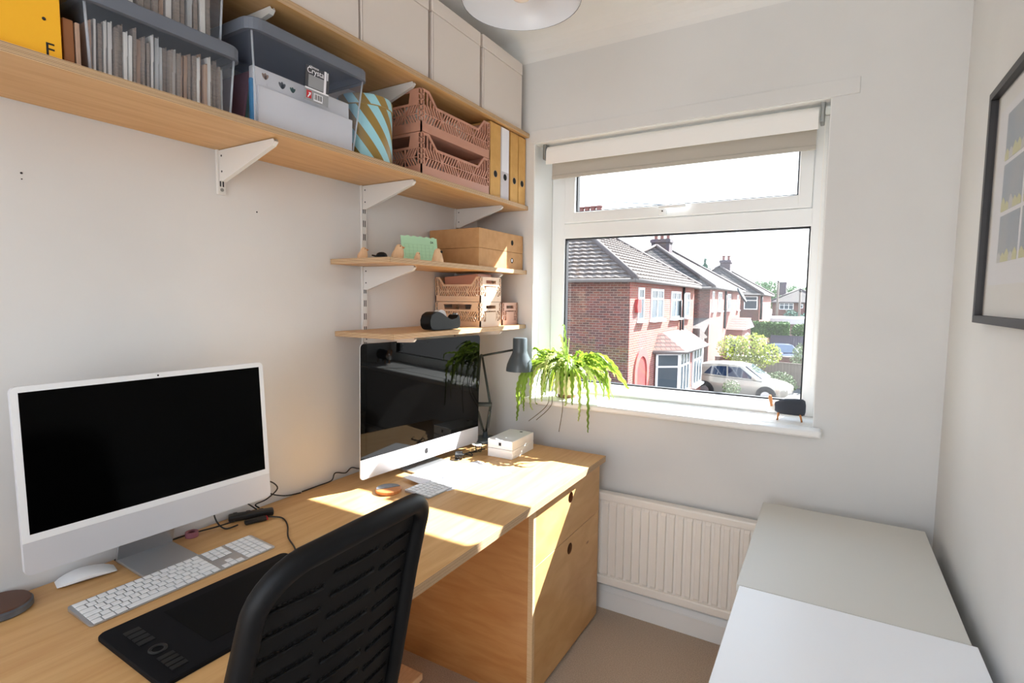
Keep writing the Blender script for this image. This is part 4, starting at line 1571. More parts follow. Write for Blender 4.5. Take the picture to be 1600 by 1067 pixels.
cable('power_cable', 'black cable lying along the wall between the two computers', [(-1.530, 1.185, zt + 0.001), (-1.526, 1.25, zt + 0.003), (-1.528, 1.31, zt + 0.004), (-1.530, 1.33, zt + 0.026), (-1.532, 1.38, zt + 0.012), (-1.532, 1.41, zt + 0.024), (-1.532, 1.46, zt + 0.008), (-1.528, 1.56, zt + 0.012), (-1.52, 1.66, zt)])
cable('power_cable', 'black cable curving left from the hub behind the left computer', [(-1.470, 0.905, zt + 0.012), (-1.485, 0.86, zt + 0.008), (-1.51, 0.80, zt + 0.004), (-1.525, 0.72, zt), (-1.527, 0.62, zt)])
cable('power_cable', 'short black cable hanging from the left computer into the hub', [(-1.485, 0.985, zt + 0.016), (-1.505, 0.975, zt + 0.030), (-1.508, 0.945, zt + 0.060), (-1.50, 0.925, zt + 0.10)])
cable('power_cable', 'black cable looping down behind the left computer corner', [(-1.455, 0.905, zt + 0.004), (-1.47, 0.875, zt), (-1.495, 0.865, zt + 0.02), (-1.505, 0.862, zt + 0.06), (-1.50, 0.86, zt + 0.12)])
t = thing('tape_roll', 'small pink roll of tape behind the left computer foot', 'tape', (-1.505, 0.800, ZD + 0.0005))
b = B('red_folder'); b.lathe([(0.009, 0), (0.0165, 0), (0.0165, 0.014), (0.009, 0.014)], 24, closed=True); b.build('roll', t, smooth=True)

# papers in the sun, white boxes, cables by the right computer
t = thing('paper_sheet', 'large white printed sheet lying in the sun on the desk', 'paper', (-1.170, 1.635, ZD + 0.0006), R(-18))
b = B('paper_white'); b.box(-0.105, 0.105, -0.150, 0.150, 0, 0.0012); b.build('sheet', t)
b = B('label_grey')
for k in range(4):
    b.box(-0.06 + k * 0.030, -0.057 + k * 0.030, 0.02, 0.05 + 0.02 * (k % 2), 0.0012, 0.0014)
b.build('print', t)
b = B('paper_white'); b.box(-0.0525, 0.0525, -0.075, 0.075, 0, 0.001)
o = tag(b.build('paper_sheet', loc=(-1.262, 1.532, ZD + 0.0004 + 0.009)), 'white note sheet resting on the right computer stand', 'paper')
o.rotation_euler = (0, 0, R(-12))
def white_box(z, h, label, dark):
    t = thing('white_box', label, 'box', (-1.172, 1.992, z), R(1.5), group='two white boxes by the desk lamp')
    b = B('white_plastic'); b.box(-0.060, 0.060, -0.098, 0.098, 0, h, bev=0.0015)
    b.build('carton', t)
    if dark:
        b = B('ink'); b.box(-0.006, 0.006, -0.0988, -0.0980, h * 0.35, h * 0.70); b.build('print_mark', t)
        b = B('ink'); b.box(0.005, 0.017, 0.066, 0.078, h, h + 0.0006); b.build('print_mark', t)
    return t
white_box(ZD + 0.0005, 0.037, 'lower of two white boxes by the desk lamp', False)
white_box(ZD + 0.0390, 0.038, 'upper of two white boxes with a small black mark', True)
rnd = random.Random(3)
for k, lab in enumerate(('black charger cable bundled under the right computer', 'black charger cable nearest the white boxes', 'black charger cable tangled behind the right computer stand', 'black cable crossing toward the desk lamp')):
    y0 = 1.74 + 0.02 * k
    pts = [(-1.30 + rnd.uniform(-0.03, 0.03), y0 + 0.028 * q + rnd.uniform(-0.02, 0.02), zt + 0.0045 * k + rnd.uniform(0, 0.003)) for q in range(6 if k != 1 else 8)]
    cable('charger_cable', lab, pts, 0.0022)
b = B('black_plastic'); b.box(-0.016, 0.016, -0.028, 0.028, 0, 0.022, bev=0.004)
o = tag(b.build('power_adapter', smooth=True, loc=(-1.315, 1.80, ZD + 0.0005)), 'black power adapter below the right computer', 'adapter')
o.rotation_euler = (0, 0, R(35))
cable('white_cable', 'white cable curled on the right computer stand', [(-1.33, 1.55, ZD + 0.013), (-1.315, 1.575, ZD + 0.012), (-1.29, 1.60, ZD + 0.012), (-1.285, 1.66, ZD + 0.012), (-1.30, 1.70, ZD + 0.010)], 0.0017, 'white_plastic')

# curved white stand behind the right computer
t = thing('tablet_stand', 'curved white stand between the right computer and the white boxes', 'stand', (-1.385, 1.985, ZD), R(30))
b = B('white_plastic')
rows = []
for k in range(11):
    a = R(90 * k / 10)
    x, z = 0.065 * (1 - math.cos(a)), 0.004 + 0.115 * (1 - math.sin(a))
    rows.append([(x - 0.03, -0.028, z), (x - 0.03, 0.028, z)])
rows.append([(0.050, -0.03, 0.004), (0.050, 0.03, 0.004)])
b.grid(rows)
o = b.build('curved_sheet', t, smooth=True); md = o.modifiers.new('solid', 'SOLIDIFY'); md.thickness = 0.004; md.offset = 0

# desk lamp
def lamp():
    t = thing('desk_lamp', 'slate grey balanced arm desk lamp in the corner', 'lamp', (-1.372, 2.088, ZD), R(30.5))
    b = B('lamp_grey'); b.lathe([(0, 0), (0.062, 0), (0.064, 0.004), (0.062, 0.013), (0.050, 0.018), (0.014, 0.022), (0.010, 0.045), (0, 0.045)], 32)
    b.build('base', t, smooth=True)
    for pts in (((-0.004, -0.012, 0.045), (-0.042, -0.014, 0.165), (-0.024, -0.006, 0.402)), ((0.004, 0.010, 0.045), (0.024, 0.012, 0.165), (-0.016, 0.004, 0.402))):
        b = B('lamp_arm'); b.tube(pts, [0.0052, 0.0058, 0.0050], 8)
        b.build('lower_arm', t)
    for (p, q) in (((-0.012, -0.013, 0.060), (-0.034, -0.014, 0.142)), ((0.010, 0.011, 0.060), (0.020, 0.012, 0.142))):
        b = B('spring')
        P, Q = Vector(p), Vector(q)
        d = (Q - P)
        u = d.cross(Vector((0, 1, 0))).normalized(); w = d.cross(u).normalized()
        pts = [P + d * (k / 90) + (u * math.cos(k * 0.9) + w * math.sin(k * 0.9)) * 0.0078 for k in range(91)]
        b.tube(pts, 0.0015, 5)
        b.build('spring', t)
    b = B('lamp_arm'); b.box(-0.048, 0.030, -0.018, -0.014, 0.168, 0.182, bev=0.0015); b.box(-0.048, 0.030, 0.014, 0.018, 0.168, 0.182, bev=0.0015); b.build('elbow_plate', t)
    b = B('lamp_arm'); b.tube([(-0.024, 0, 0.404), (0.127, 0, 0.434)], 0.0050, 8); b.build('upper_arm', t)
    b = B('lamp_arm')
    bmesh.ops.create_icosphere(b.bm, subdivisions=2, radius=0.0095)
    b.build('joint', t, smooth=True, loc=(-0.020, 0, 0.404))
    b = B('lamp_grey', 'shade_white')
    prof = [(0.0, 0.080), (0.031, 0.079), (0.0335, 0.074), (0.0335, 0.020), (0.037, 0.006), (0.050, -0.020), (0.060, -0.045), (0.0640, -0.066), (0.0645, -0.076)]
    b.lathe(prof, 36)
    b.lathe([(0.0630, -0.076), (0.058, -0.045), (0.048, -0.022), (0.034, 0.0), (0.0, 0.012)], 36, mi=1)
    b.lathe([(0.0645, -0.076), (0.0630, -0.076)], 36)
    b.build('shade', t, smooth=True, loc=(0.160, 0, 0.412))
    return t
lamp()

# ------------------------------------------------------------------ pendant
def pendant():
    t = thing('pendant_lamp', 'white enamel dome pendant lamp hanging from the ceiling', 'lamp', (-0.80, 1.39, 2.256))
    b = B('shade_white')
    prof = [(0.170, 0.0), (0.169, 0.010), (0.158, 0.040), (0.135, 0.070), (0.100, 0.095), (0.055, 0.110), (0.030, 0.116)]
    inn = [(r_ - 0.0025, z - 0.002) for r_, z in prof[::-1]]
    b.lathe(prof + inn, 48, closed=True)
    b.build('shade', t, smooth=True)
    b = B('lead'); b.lathe([(0.171, -0.001), (0.172, 0.003), (0.170, 0.006), (0.1685, 0.002)], 48, closed=True); b.build('rim', t, smooth=True)
    b = B('gloss_white'); b.lathe([(0, 0.172), (0.026, 0.168), (0.028, 0.112), (0.020, 0.080), (0, 0.078)], 24); b.build('lamp_holder', t, smooth=True)
    b = B('bulb'); b.lathe([(0.013, 0.080), (0.014, 0.066), (0.028, 0.042), (0.031, 0.024), (0.024, 0.006), (0.0, -0.002)], 24); b.build('bulb', t, smooth=True)
    b = B('gloss_white'); b.tube([(0, 0, 0.17), (0, 0, ZC - 2.256)], 0.0035, 8); b.build('flex', t)
    b = B('gloss_white'); b.lathe([(0, ZC - 2.256 - 0.03), (0.035, ZC - 2.256 - 0.026), (0.045, ZC - 2.256)], 24); b.build('ceiling_rose', t, smooth=True)
pendant()

# ------------------------------------------------------------------ low cabinets on the right
def cabinet(label, x0, x1, y0, y1, zt, m_, body, n):
    t = thing('low_cabinet', label, 'cabinet', ((x0 + x1) / 2, (y0 + y1) / 2, 0), R(-1.0) if False else 0)
    hx, hy = (x1 - x0) / 2, (y1 - y0) / 2
    b = B(m_); b.box(-hx, hx, -hy, hy, zt - 0.022, zt, bev=0.0015); b.build('top', t)
    b = B(body); b.box(-hx + 0.022, hx - 0.004, -hy + 0.004, hy - 0.004, 0.05, zt - 0.0225); b.build('carcass', t)
    b = B('fascia'); b.box(-hx + 0.05, hx - 0.03, -hy + 0.03, hy - 0.03, 0, 0.05); b.build('plinth', t)
    w = (2 * hy - 0.004) / 2
    for k in range(2):
        b = B(body); b.box(-hx + 0.002, -hx + 0.020, -hy + 0.002 + k * w, -hy + w - 0.002 + k * w, 0.055, zt - 0.026, bev=0.001)
        d = b.build('door', t)
        b = B('aluminium'); b.box(-hx - 0.010, -hx - 0.004, -hy + w * (0.85 if k == 0 else 1.15) - 0.004, -hy + w * (0.85 if k == 0 else 1.15) + 0.004, zt - 0.20, zt - 0.08, bev=0.002)
        b.build('handle', d)
cabinet('grey topped low cabinet standing against the window wall', -0.176, 0.308, 1.485, 2.165, 0.660, 'cabinet_grey', 'cabinet_grey', 2)
cabinet('white topped low cabinet nearest the viewer', -0.167, 0.316, 0.74, 1.475, 0.664, 'cabinet_white', 'cabinet_white', 2)

# ------------------------------------------------------------------ framed picture on the right wall
def picture():
    t = thing('framed_picture', 'black framed print of small houses on the right wall', 'picture', (XR, 1.40, 1.36))
    W, H, fw = 0.84, 0.575, 0.019
    hw = W / 2
    for (y0, y1, z0, z1) in ((-hw, hw, 0, fw), (-hw, hw, H - fw, H), (-hw, -hw + fw, fw, H - fw), (hw - fw, hw, fw, H - fw)):
        b = B('black_frame'); b.box(-0.022, 0, y0, y1, z0, z1, bev=0.0008); b.build('frame_bar', t)
    b = B('mat_board'); b.box(-0.006, -0.003, -hw + fw, hw - fw, fw, H - fw); b.build('mount', t)
    b = B('paper_white'); b.box(-0.0072, -0.0060, -hw + fw + 0.035, hw - fw - 0.035, fw + 0.075, H - fw - 0.045); sh = b.build('print', t)
    rnd = random.Random(7)
    for r_ in range(3):
        for c in range(4):
            ya = hw - fw - 0.108 - c * 0.172
            z0 = 0.145 + r_ * 0.118
            b = B('print_sky'); b.box(-0.0078, -0.0072, ya - 0.155, ya, z0, z0 + 0.108); p = b.build('print_block', sh)
            for q in range(5):
                w = 0.031
                yy = ya - q * w
                hh = rnd.uniform(0.020, 0.034)
                m_ = 'print_house' if (q + r_ + c) % 3 else 'print_house_grey'
                bb = B(m_); bb.prism([(yy - w, z0), (yy, z0), (yy, z0 + hh * 0.6), (yy - w / 2, z0 + hh), (yy - w, z0 + hh * 0.6)], 0, -0.0083, -0.0078); bb.build('print_house', sh)
    b = B('picture_glass'); b.box(-0.0125, -0.0115, -hw + fw, hw - fw, fw, H - fw); b.build('glass', t)
picture()

# ------------------------------------------------------------------ plant
def plant():
    t = thing('potted_plant', 'trailing fishbone plant in a cream pot on the window sill', 'plant', (-1.055, 2.312, RZ0))
    b = B('pot_cream', 'pot_band')
    b.lathe([(0, 0), (0.040, 0), (0.046, 0.006), (0.046, 0.016)], 32, mi=1)
    b.lathe([(0.046, 0.016), (0.0475, 0.020), (0.053, 0.085), (0.056, 0.088), (0.056, 0.103), (0.050, 0.103), (0.048, 0.085)], 32)
    b.build('pot', t, smooth=True)
    b = B('soil'); b.lathe([(0.0485, 0.088), (0, 0.093)], 24); b.build('soil', t)
    rnd = random.Random(21)
    def frond(pts, w, pale, lobes=True, nb=6):
        P = spline(pts, nb)
        b = B('leaf_pale' if pale else 'leaf', 'stem_brown')
        n = len(P)
        L = sum((P[i + 1] - P[i]).length for i in range(n - 1))
        bm = b.bm
        side0 = Vector((rnd.uniform(-1, 1), rnd.uniform(-1, 1), 0.2))
        acc = 0
        for s in (-1, 1):
            inner = []
            outer = []
            d = 0
            for i, p in enumerate(P):
                tg = (P[min(i + 1, n - 1)] - P[max(i - 1, 0)]).normalized()
                sd_ = tg.cross(side0)
                if sd_.length < 1e-3:
                    sd_ = tg.cross(Vector((1, 0, 0)))
                sd_.normalize()
                if i:
                    d += (p - P[i - 1]).length
                f = d / L
                env = min(1, f * 6) * (1 - f ** 6 * 0.7)
                saw = 0.42 + 0.58 * (1 if (i + (1 if s > 0 else 0)) % 2 == 0 else 0) if lobes else 0.5
                nrm = tg.cross(sd_)
                inner.append(bm.verts.new(p))
                outer.append(bm.verts.new(p + sd_ * s * w * env * saw + nrm * 0.15 * w))
            for i in range(n - 1):
                f_ = bm.faces.new((inner[i], inner[i + 1], outer[i + 1], outer[i]))
        b.tube(P[:: max(1, n // 14)] + [P[-1]], 0.0011, 4)
        return b.build('frond', t, norm=False)
    o = Vector((0, 0, 0.095))
    # arching fronds all round the pot
    for k in range(76):
        a = rnd.uniform(0, 2 * math.pi)
        ca, sa = math.cos(a), math.sin(a)
        reach = rnd.uniform(0.09, 0.20) * (1.35 if ca > 0.2 else 1.0)
        dx, dy = ca * reach, sa * reach * 0.5 - 0.045
        if ca < -0.3:
            dx = max(dx, -0.155) if dy > -0.06 else dx
        dy = min(dy, 0.075)
        up = rnd.uniform(0.04, 0.14)
        drop = rnd.uniform(0.0, 0.19)
        tipz = max(0.095 + up - drop, 0.012)
        j = lambda s: rnd.uniform(-s, s)
        pts = [o + Vector((j(0.015), j(0.015), -0.005)), o + Vector((dx * 0.35 + j(0.01), dy * 0.35, up * 0.8)), o + Vector((dx * 0.72, dy * 0.75 + j(0.01), up * 0.80)), Vector((dx, dy, (0.11 + up + tipz) / 2)), Vector((dx * 1.06 + j(0.01), dy * 1.06, tipz))]
        frond(pts, rnd.uniform(0.010, 0.015), rnd.random() < 0.35)
    # the long ones hanging over the sill edge
    for (x, y, z, w, pale) in ((-0.175, -0.150, -0.110, 0.011, False), (-0.145, -0.150, -0.060, 0.010, False), (-0.115, -0.145, -0.050, 0.009, True), (0.165, -0.142, -0.120, 0.011, False), (0.125, -0.142, -0.075, 0.010, True), (-0.185, -0.145, 0.0, 0.011, False), (0.06, -0.142, -0.01, 0.009, True), (-0.16, -0.143, -0.03, 0.011, False), (0.09, -0.142, 0.0, 0.010, False), (-0.06, -0.142, 0.0, 0.010, True), (-0.09, -0.145, -0.02, 0.010, False)):
        pts = [o, o + Vector((x * 0.35, y * 0.4, 0.075)), o + Vector((x * 0.8, y * 0.85, 0.055)), Vector((x, y, 0.065)), Vector((x * 1.03, y * 1.02, z * 0.4)), Vector((x + rnd.uniform(-0.012, 0.012), y * 1.03, z))]
        frond(pts, w * 1.15, pale, nb=6)
    # bare brown runners
    for (x, y, z) in ((-0.125, -0.145, -0.105), (0.030, -0.142, -0.135), (-0.085, -0.145, -0.095)):
        P = spline([o, o + Vector((x * 0.2, y * 0.5, 0.05)), Vector((x * 0.35 + 0.02, y * 0.95, 0.06)), Vector((x * 0.5 + 0.03, y, -0.02)), Vector((x, y * 1.02, z))], 8)
        b = B('stem_brown'); b.tube(P, 0.0016, 5); b.build('runner', t)
    # upright and arching ones
    for (x, y, z, w, pale) in ((-0.045, 0.03, 0.335, 0.012, False), (-0.06, 0.02, 0.285, 0.011, True), (0.0, 0.02, 0.27, 0.011, True), (-0.13, -0.03, 0.215, 0.011, False), (-0.03, -0.02, 0.23, 0.008, True), (-0.145, -0.04, 0.205, 0.009, True), (0.085, -0.03, 0.185, 0.012, False), (-0.02, 0.03, 0.20, 0.011, False)):
        pts = [o, o + Vector((x * 0.3, y * 0.3, (z - 0.09) * 0.55)), o + Vector((x * 0.7, y * 0.7, (z - 0.09) * 0.98)), Vector((x, y, z))]
        frond(pts, w, pale)
    for (x, y, z, w) in ((0.30, 0.0, 0.065, 0.020), (0.27, 0.03, 0.10, 0.016), (0.22, -0.03, 0.17, 0.016), (0.245, 0.02, 0.15, 0.014), (0.20, -0.05, 0.05, 0.016), (0.25, -0.04, 0.02, 0.014)):
        pts = [o, o + Vector((x * 0.35, y * 0.3, 0.085)), o + Vector((x * 0.7, y * 0.7, 0.075 + (z - 0.08) * 0.5)), Vector((x, y, z))]
        frond(pts, w, False)
plant()

# felt animal on the sill
def animal():
    t = thing('felt_animal', 'grey felt animal ornament with wooden legs on the window sill', 'ornament', (-0.125, 2.335, RZ0))
    b = B('felt_dark')
    rows = []
    for x, ry, rz, zc in ((-0.046, 0.006, 0.008, 0.050), (-0.040, 0.016, 0.018, 0.050), (-0.026, 0.022, 0.026, 0.050), (-0.005, 0.026, 0.031, 0.053), (0.030, 0.027, 0.033, 0.054), (0.055, 0.026, 0.033, 0.054), (0.064, 0.022, 0.028, 0.053), (0.067, 0.010, 0.014, 0.052)):
        rows.append([(x, ry * math.cos(2 * math.pi * k / 16) * (1.0), zc + rz * (abs(math.sin(2 * math.pi * k / 16)) ** 0.75) * (1 if math.sin(2 * math.pi * k / 16) >= 0 else -1)) for k in range(16)])
    V = b.grid(rows, close=True)
    b.bm.faces.new(V[0]); b.bm.faces.new(V[-1][::-1])
    b.build('body', t, smooth=True)
    b = B('face_white')
    rows = []
    for x, r_, zc in ((-0.070, 0.004, 0.036), (-0.068, 0.010, 0.037), (-0.060, 0.015, 0.041), (-0.046, 0.018, 0.046), (-0.036, 0.017, 0.050)):
        rows.append([(x, r_ * 0.9 * math.cos(2 * math.pi * k / 14), zc + r_ * math.sin(2 * math.pi * k / 14)) for k in range(14)])
    V = b.grid(rows, close=True)
    b.bm.faces.new(V[0]); b.bm.faces.new(V[-1][::-1])
    b.build('muzzle', t, smooth=True)
    for s in (-1, 1):
        b = B('wood_warm'); b.prism([(-0.056, 0.052), (-0.048, 0.052), (-0.050, 0.075), (-0.054, 0.092), (-0.062, 0.094), (-0.065, 0.084), (-0.060, 0.070)], 1, s * 0.012 - 0.0022, s * 0.012 + 0.0022)
        b.build('horn', t)
    for (x, y) in ((-0.026, -0.014), (-0.026, 0.014), (0.048, -0.015), (0.048, 0.015)):
        b = B('wood_warm'); b.tube([(x, y, 0.030), (x * 1.15, y * 1.2, 0.0005)], [0.0042, 0.0032], 8); b.build('leg', t)
    t.rotation_euler = (0, 0, R(4))
animal()

# ------------------------------------------------------------------ office chair
def chair():
    cx, cy = -0.905, 0.60
    t = thing('office_chair', 'black office chair with a slotted backrest pushed under the desk', 'chair', (cx, cy, 0), R(0))
    def bx(z):          # x of the backrest at height z (local)
        pts = [(0.50, 0.160), (0.60, 0.178), (0.72, 0.203), (0.87, 0.233), (0.97, 0.258), (1.05, 0.284)]
        for (z0, x0), (z1, x1) in zip(pts[:-1], pts[1:]):
            if z <= z1:
                return x0 + (x1 - x0) * (z - z0) / (z1 - z0)
        return pts[-1][1]
    yo = -0.008
    def P(y, z, off=0.0):
        return Vector((bx(z) + off - 0.55 * y * y, y + yo, z))
    hw, zb, ztp = 0.182, 0.54, 1.035
    # outline : left half a little narrower with a rounder shoulder
    hl, hr = 0.172, 0.184
    rl, rr, rb = 0.078, 0.055, 0.055
    def half(z, s):
        h = hr if s > 0 else hl
        k = 1.0
        if z < 0.64:
            k = 0.92 + 0.08 * (z - zb) / (0.64 - zb)
        elif z > 0.86:
            k = 1.0 - (0.02 if s > 0 else 0.08) * (z - 0.86) / (ztp - 0.86)
        return h * k
    out = []
    n = 8
    def add(y, z):
        out.append((y, z))
    for k in range(13):
        z = zb + rb + (ztp - zb - rb - rr) * k / 12
        add(half(z, 1), z)
    h1 = half(ztp - rr, 1)
    for k in range(1, n + 1):
        a = R(90 * k / n)
        add(h1 - rr + rr * math.cos(a), ztp - rr + rr * math.sin(a))
    h2 = half(ztp - rl, -1)
    for k in range(1, 10):
        y = (h1 - rr) + (-(h2 - rl) - (h1 - rr)) * k / 10
        add(y, ztp + 0.006 * math.sin(math.pi * k / 10))
    for k in range(0, n + 1):
        a = R(90 + 90 * k / n)
        add(-(h2 - rl) + rl * math.cos(a), ztp - rl + rl * math.sin(a))
    for k in range(1, 13):
        z = ztp - rl - (ztp - zb - rb - rl) * k / 12
        add(-half(z, -1), z)
    h3 = half(zb + rb, -1)
    for k in range(1, n + 1):
        a = R(180 + 90 * k / n)
        add(-(h3 - rb) + rb * math.cos(a), zb + rb + rb * math.sin(a))
    h4 = half(zb + rb, 1)
    for k in range(0, n):
        a = R(270 + 90 * k / n)
        add((h4 - rb) + rb * math.cos(a), zb + rb + rb * math.sin(a))
    b = B('black_soft')
    b.tube([P(y, z) for y, z in out], 0.0185, 10, closed=True)
    b.build('back_frame', t, smooth=True)
    # slotted shell
    bm_ = B('mesh_black')
    nu, nv = 124, 120
    V = {}
    zmin, zmax = zb + 0.01, ztp + 0.002
    def inside(y, z):
        c = False
        m_ = len(out)
        j = m_ - 1
        for i in range(m_):
            yi, zi = out[i]; yj, zj = out[j]
            if (zi > z) != (zj > z) and y < (yj - yi) * (z - zi) / (zj - zi) + yi:
                c = not c
            j = i
        return c
    def vert(i, j):
        if (i, j) not in V:
            y = -hw + 2 * hw * i / nu
            z = zmin + (zmax - zmin) * j / nv
            V[(i, j)] = bm_.bm.verts.new(P(y, z, -0.004))
        return V[(i, j)]
    cols = ((12, 44, 2), (50, 82, 6), (88, 114, 4))
    for i in range(nu):
        for j in range(nv):
            y = -hw + 2 * hw * (i + 0.5) / nu
            z = zmin + (zmax - zmin) * (j + 0.5) / nv
            if not inside(y, z):
                continue
            skip = False
            for (ia, ib, jo) in cols:
                if ia <= i <= ib and (j - jo) % 10 == 0 and 8 < j < nv - 12 and i % 3:
                    skip = True
            if skip:
                continue
            bm_.bm.faces.new((vert(i, j), vert(i + 1, j), vert(i + 1, j + 1), vert(i, j + 1)))
    o = bm_.build('back_shell', t, smooth=True)
    md = o.modifiers.new('solid', 'SOLIDIFY'); md.thickness = 0.004; md.offset = 0
    # raised lip under each slot
    for (ia, ib, jo) in cols:
        for j in range(jo, nv - 12, 10):
            if j <= 8:
                continue
            z = zmin + (zmax - zmin) * (j - 0.6) / nv
            ya, yb = -hw + 2 * hw * ia / nu, -hw + 2 * hw * ib / nu
            b = B('mesh_black'); b.tube([P(ya + (yb - ya) * q / 4, z, 0.0005) for q in range(5)], 0.0022, 5)
            b.build('back_rib', t)
    # upright joining back and seat
    b = B('black_plastic'); b.tube(spline([(0.235, yo, 0.74), (0.205, yo, 0.58), (0.17, yo, 0.45), (0.06, yo, 0.42)], 5), [0.02] * 16, 8); b.build('back_upright', t, smooth=True)
    b = B('black_soft')
    rows = []
    for k, (z, s) in enumerate(((0.44, 0.90), (0.455, 0.98), (0.475, 1.0), (0.492, 0.96), (0.497, 0.80))):
        rows.append([(u * s - 0.06, v * s + yo, z) for u, v in rr_outline(0.46, 0.47, 0.09, 6)])
    V_ = b.grid(rows, close=True); b.bm.faces.new(V_[0][::-1]); b.bm.faces.new(V_[-1])
    b.build('seat', t, smooth=True)
    b = B('black_plastic'); b.box(-0.14, 0.08, -0.09 + yo, 0.09 + yo, 0.40, 0.44, bev=0.01); b.build('mechanism', t)
    b = B('black_plastic'); b.lathe([(0, 0.40), (0.026, 0.40), (0.026, 0.22), (0.034, 0.21), (0.034, 0.09), (0, 0.09)], 20, c=(-0.04, yo, 0)); b.build('gas_column', t, smooth=True)
    for k in range(5):
        a = R(72 * k + 30)
        c_, s_ = math.cos(a), math.sin(a)
        b = B('black_plastic'); b.tube([(-0.04 + 0.02 * c_, yo + 0.02 * s_, 0.105), (-0.04 + 0.15 * c_, yo + 0.15 * s_, 0.095), (-0.04 + 0.27 * c_, yo + 0.27 * s_, 0.072)], [0.024, 0.019, 0.014], 8)
        lg = b.build('base_leg', t, smooth=True)
        b = B('black_plastic')
        for q in (-0.012, 0.012):
            b.lathe([(0, -0.007), (0.026, -0.007), (0.028, 0), (0.026, 0.007), (0, 0.007)], 18, M=Matrix.Translation((-0.04 + 0.275 * c_ - q * s_, yo + 0.275 * s_ + q * c_, 0.0285)) @ Matrix.Rotation(a, 4, 'Z') @ Matrix.Rotation(R(90), 4, 'X'))
        b.build('caster', lg, smooth=True)
chair()

# ------------------------------------------------------------------ outside
GZ = -2.7
b = B('tarmac'); b.box(-60, 60, 3.0, 190, GZ - 0.3, GZ)
tag(b.build('ground'), kind='structure')

def house_window(parent, face, c, z0, z1, w, cols=2, toplights=True, sill=True, glass='window_dark'):
    """face 'X': on a plane x=c[0] at y=c[1] ; face 'Y': on a plane y=c[1] at x=c[0]"""
    T = Matrix.Translation((c[0], c[1], 0)) @ (Matrix.Identity(4) if face == 'X' else Matrix.Rotation(R(-90), 4, 'Z'))
    fw = 0.07
    b = B('pvc_out')
    hw = w / 2
    for q in ((-hw, hw, z0, z0 + fw), (-hw, hw, z1 - fw, z1)):
        b.box(-0.04, 0.035, q[0], q[1], q[2], q[3])
    for k in range(cols + 1):
        y = -hw + (w - fw) * k / cols
        b.box(-0.04, 0.033, y, y + fw, z0 + fw, z1 - fw)
    zm = z1 - (z1 - z0) * 0.32
    if toplights:
        b.box(-0.04, 0.030, -hw + fw, hw - fw, zm - 0.03, zm + 0.03)
    if sill:
        b.box(-0.04, 0.14, -hw - 0.06, hw + 0.06, z0 - 0.07, z0)
    bmesh.ops.transform(b.bm, matrix=T, verts=b.bm.verts)
    o = b.build('window', parent)
    for k in range(cols):
        ya = -hw + fw + (w - fw) * k / cols
        yb = -hw + (w - fw) * (k + 1) / cols
        for (za, zb) in (((z0 + fw, zm - 0.03), (zm + 0.03, z1 - fw)) if toplights else ((z0 + fw, z1 - fw),)):
            bb = B(glass); bb.box(0.004, 0.014, ya, yb, za, zb)
            bmesh.ops.transform(bb.bm, matrix=T, verts=bb.bm.verts)
            bb.build('pane', o)
    return o

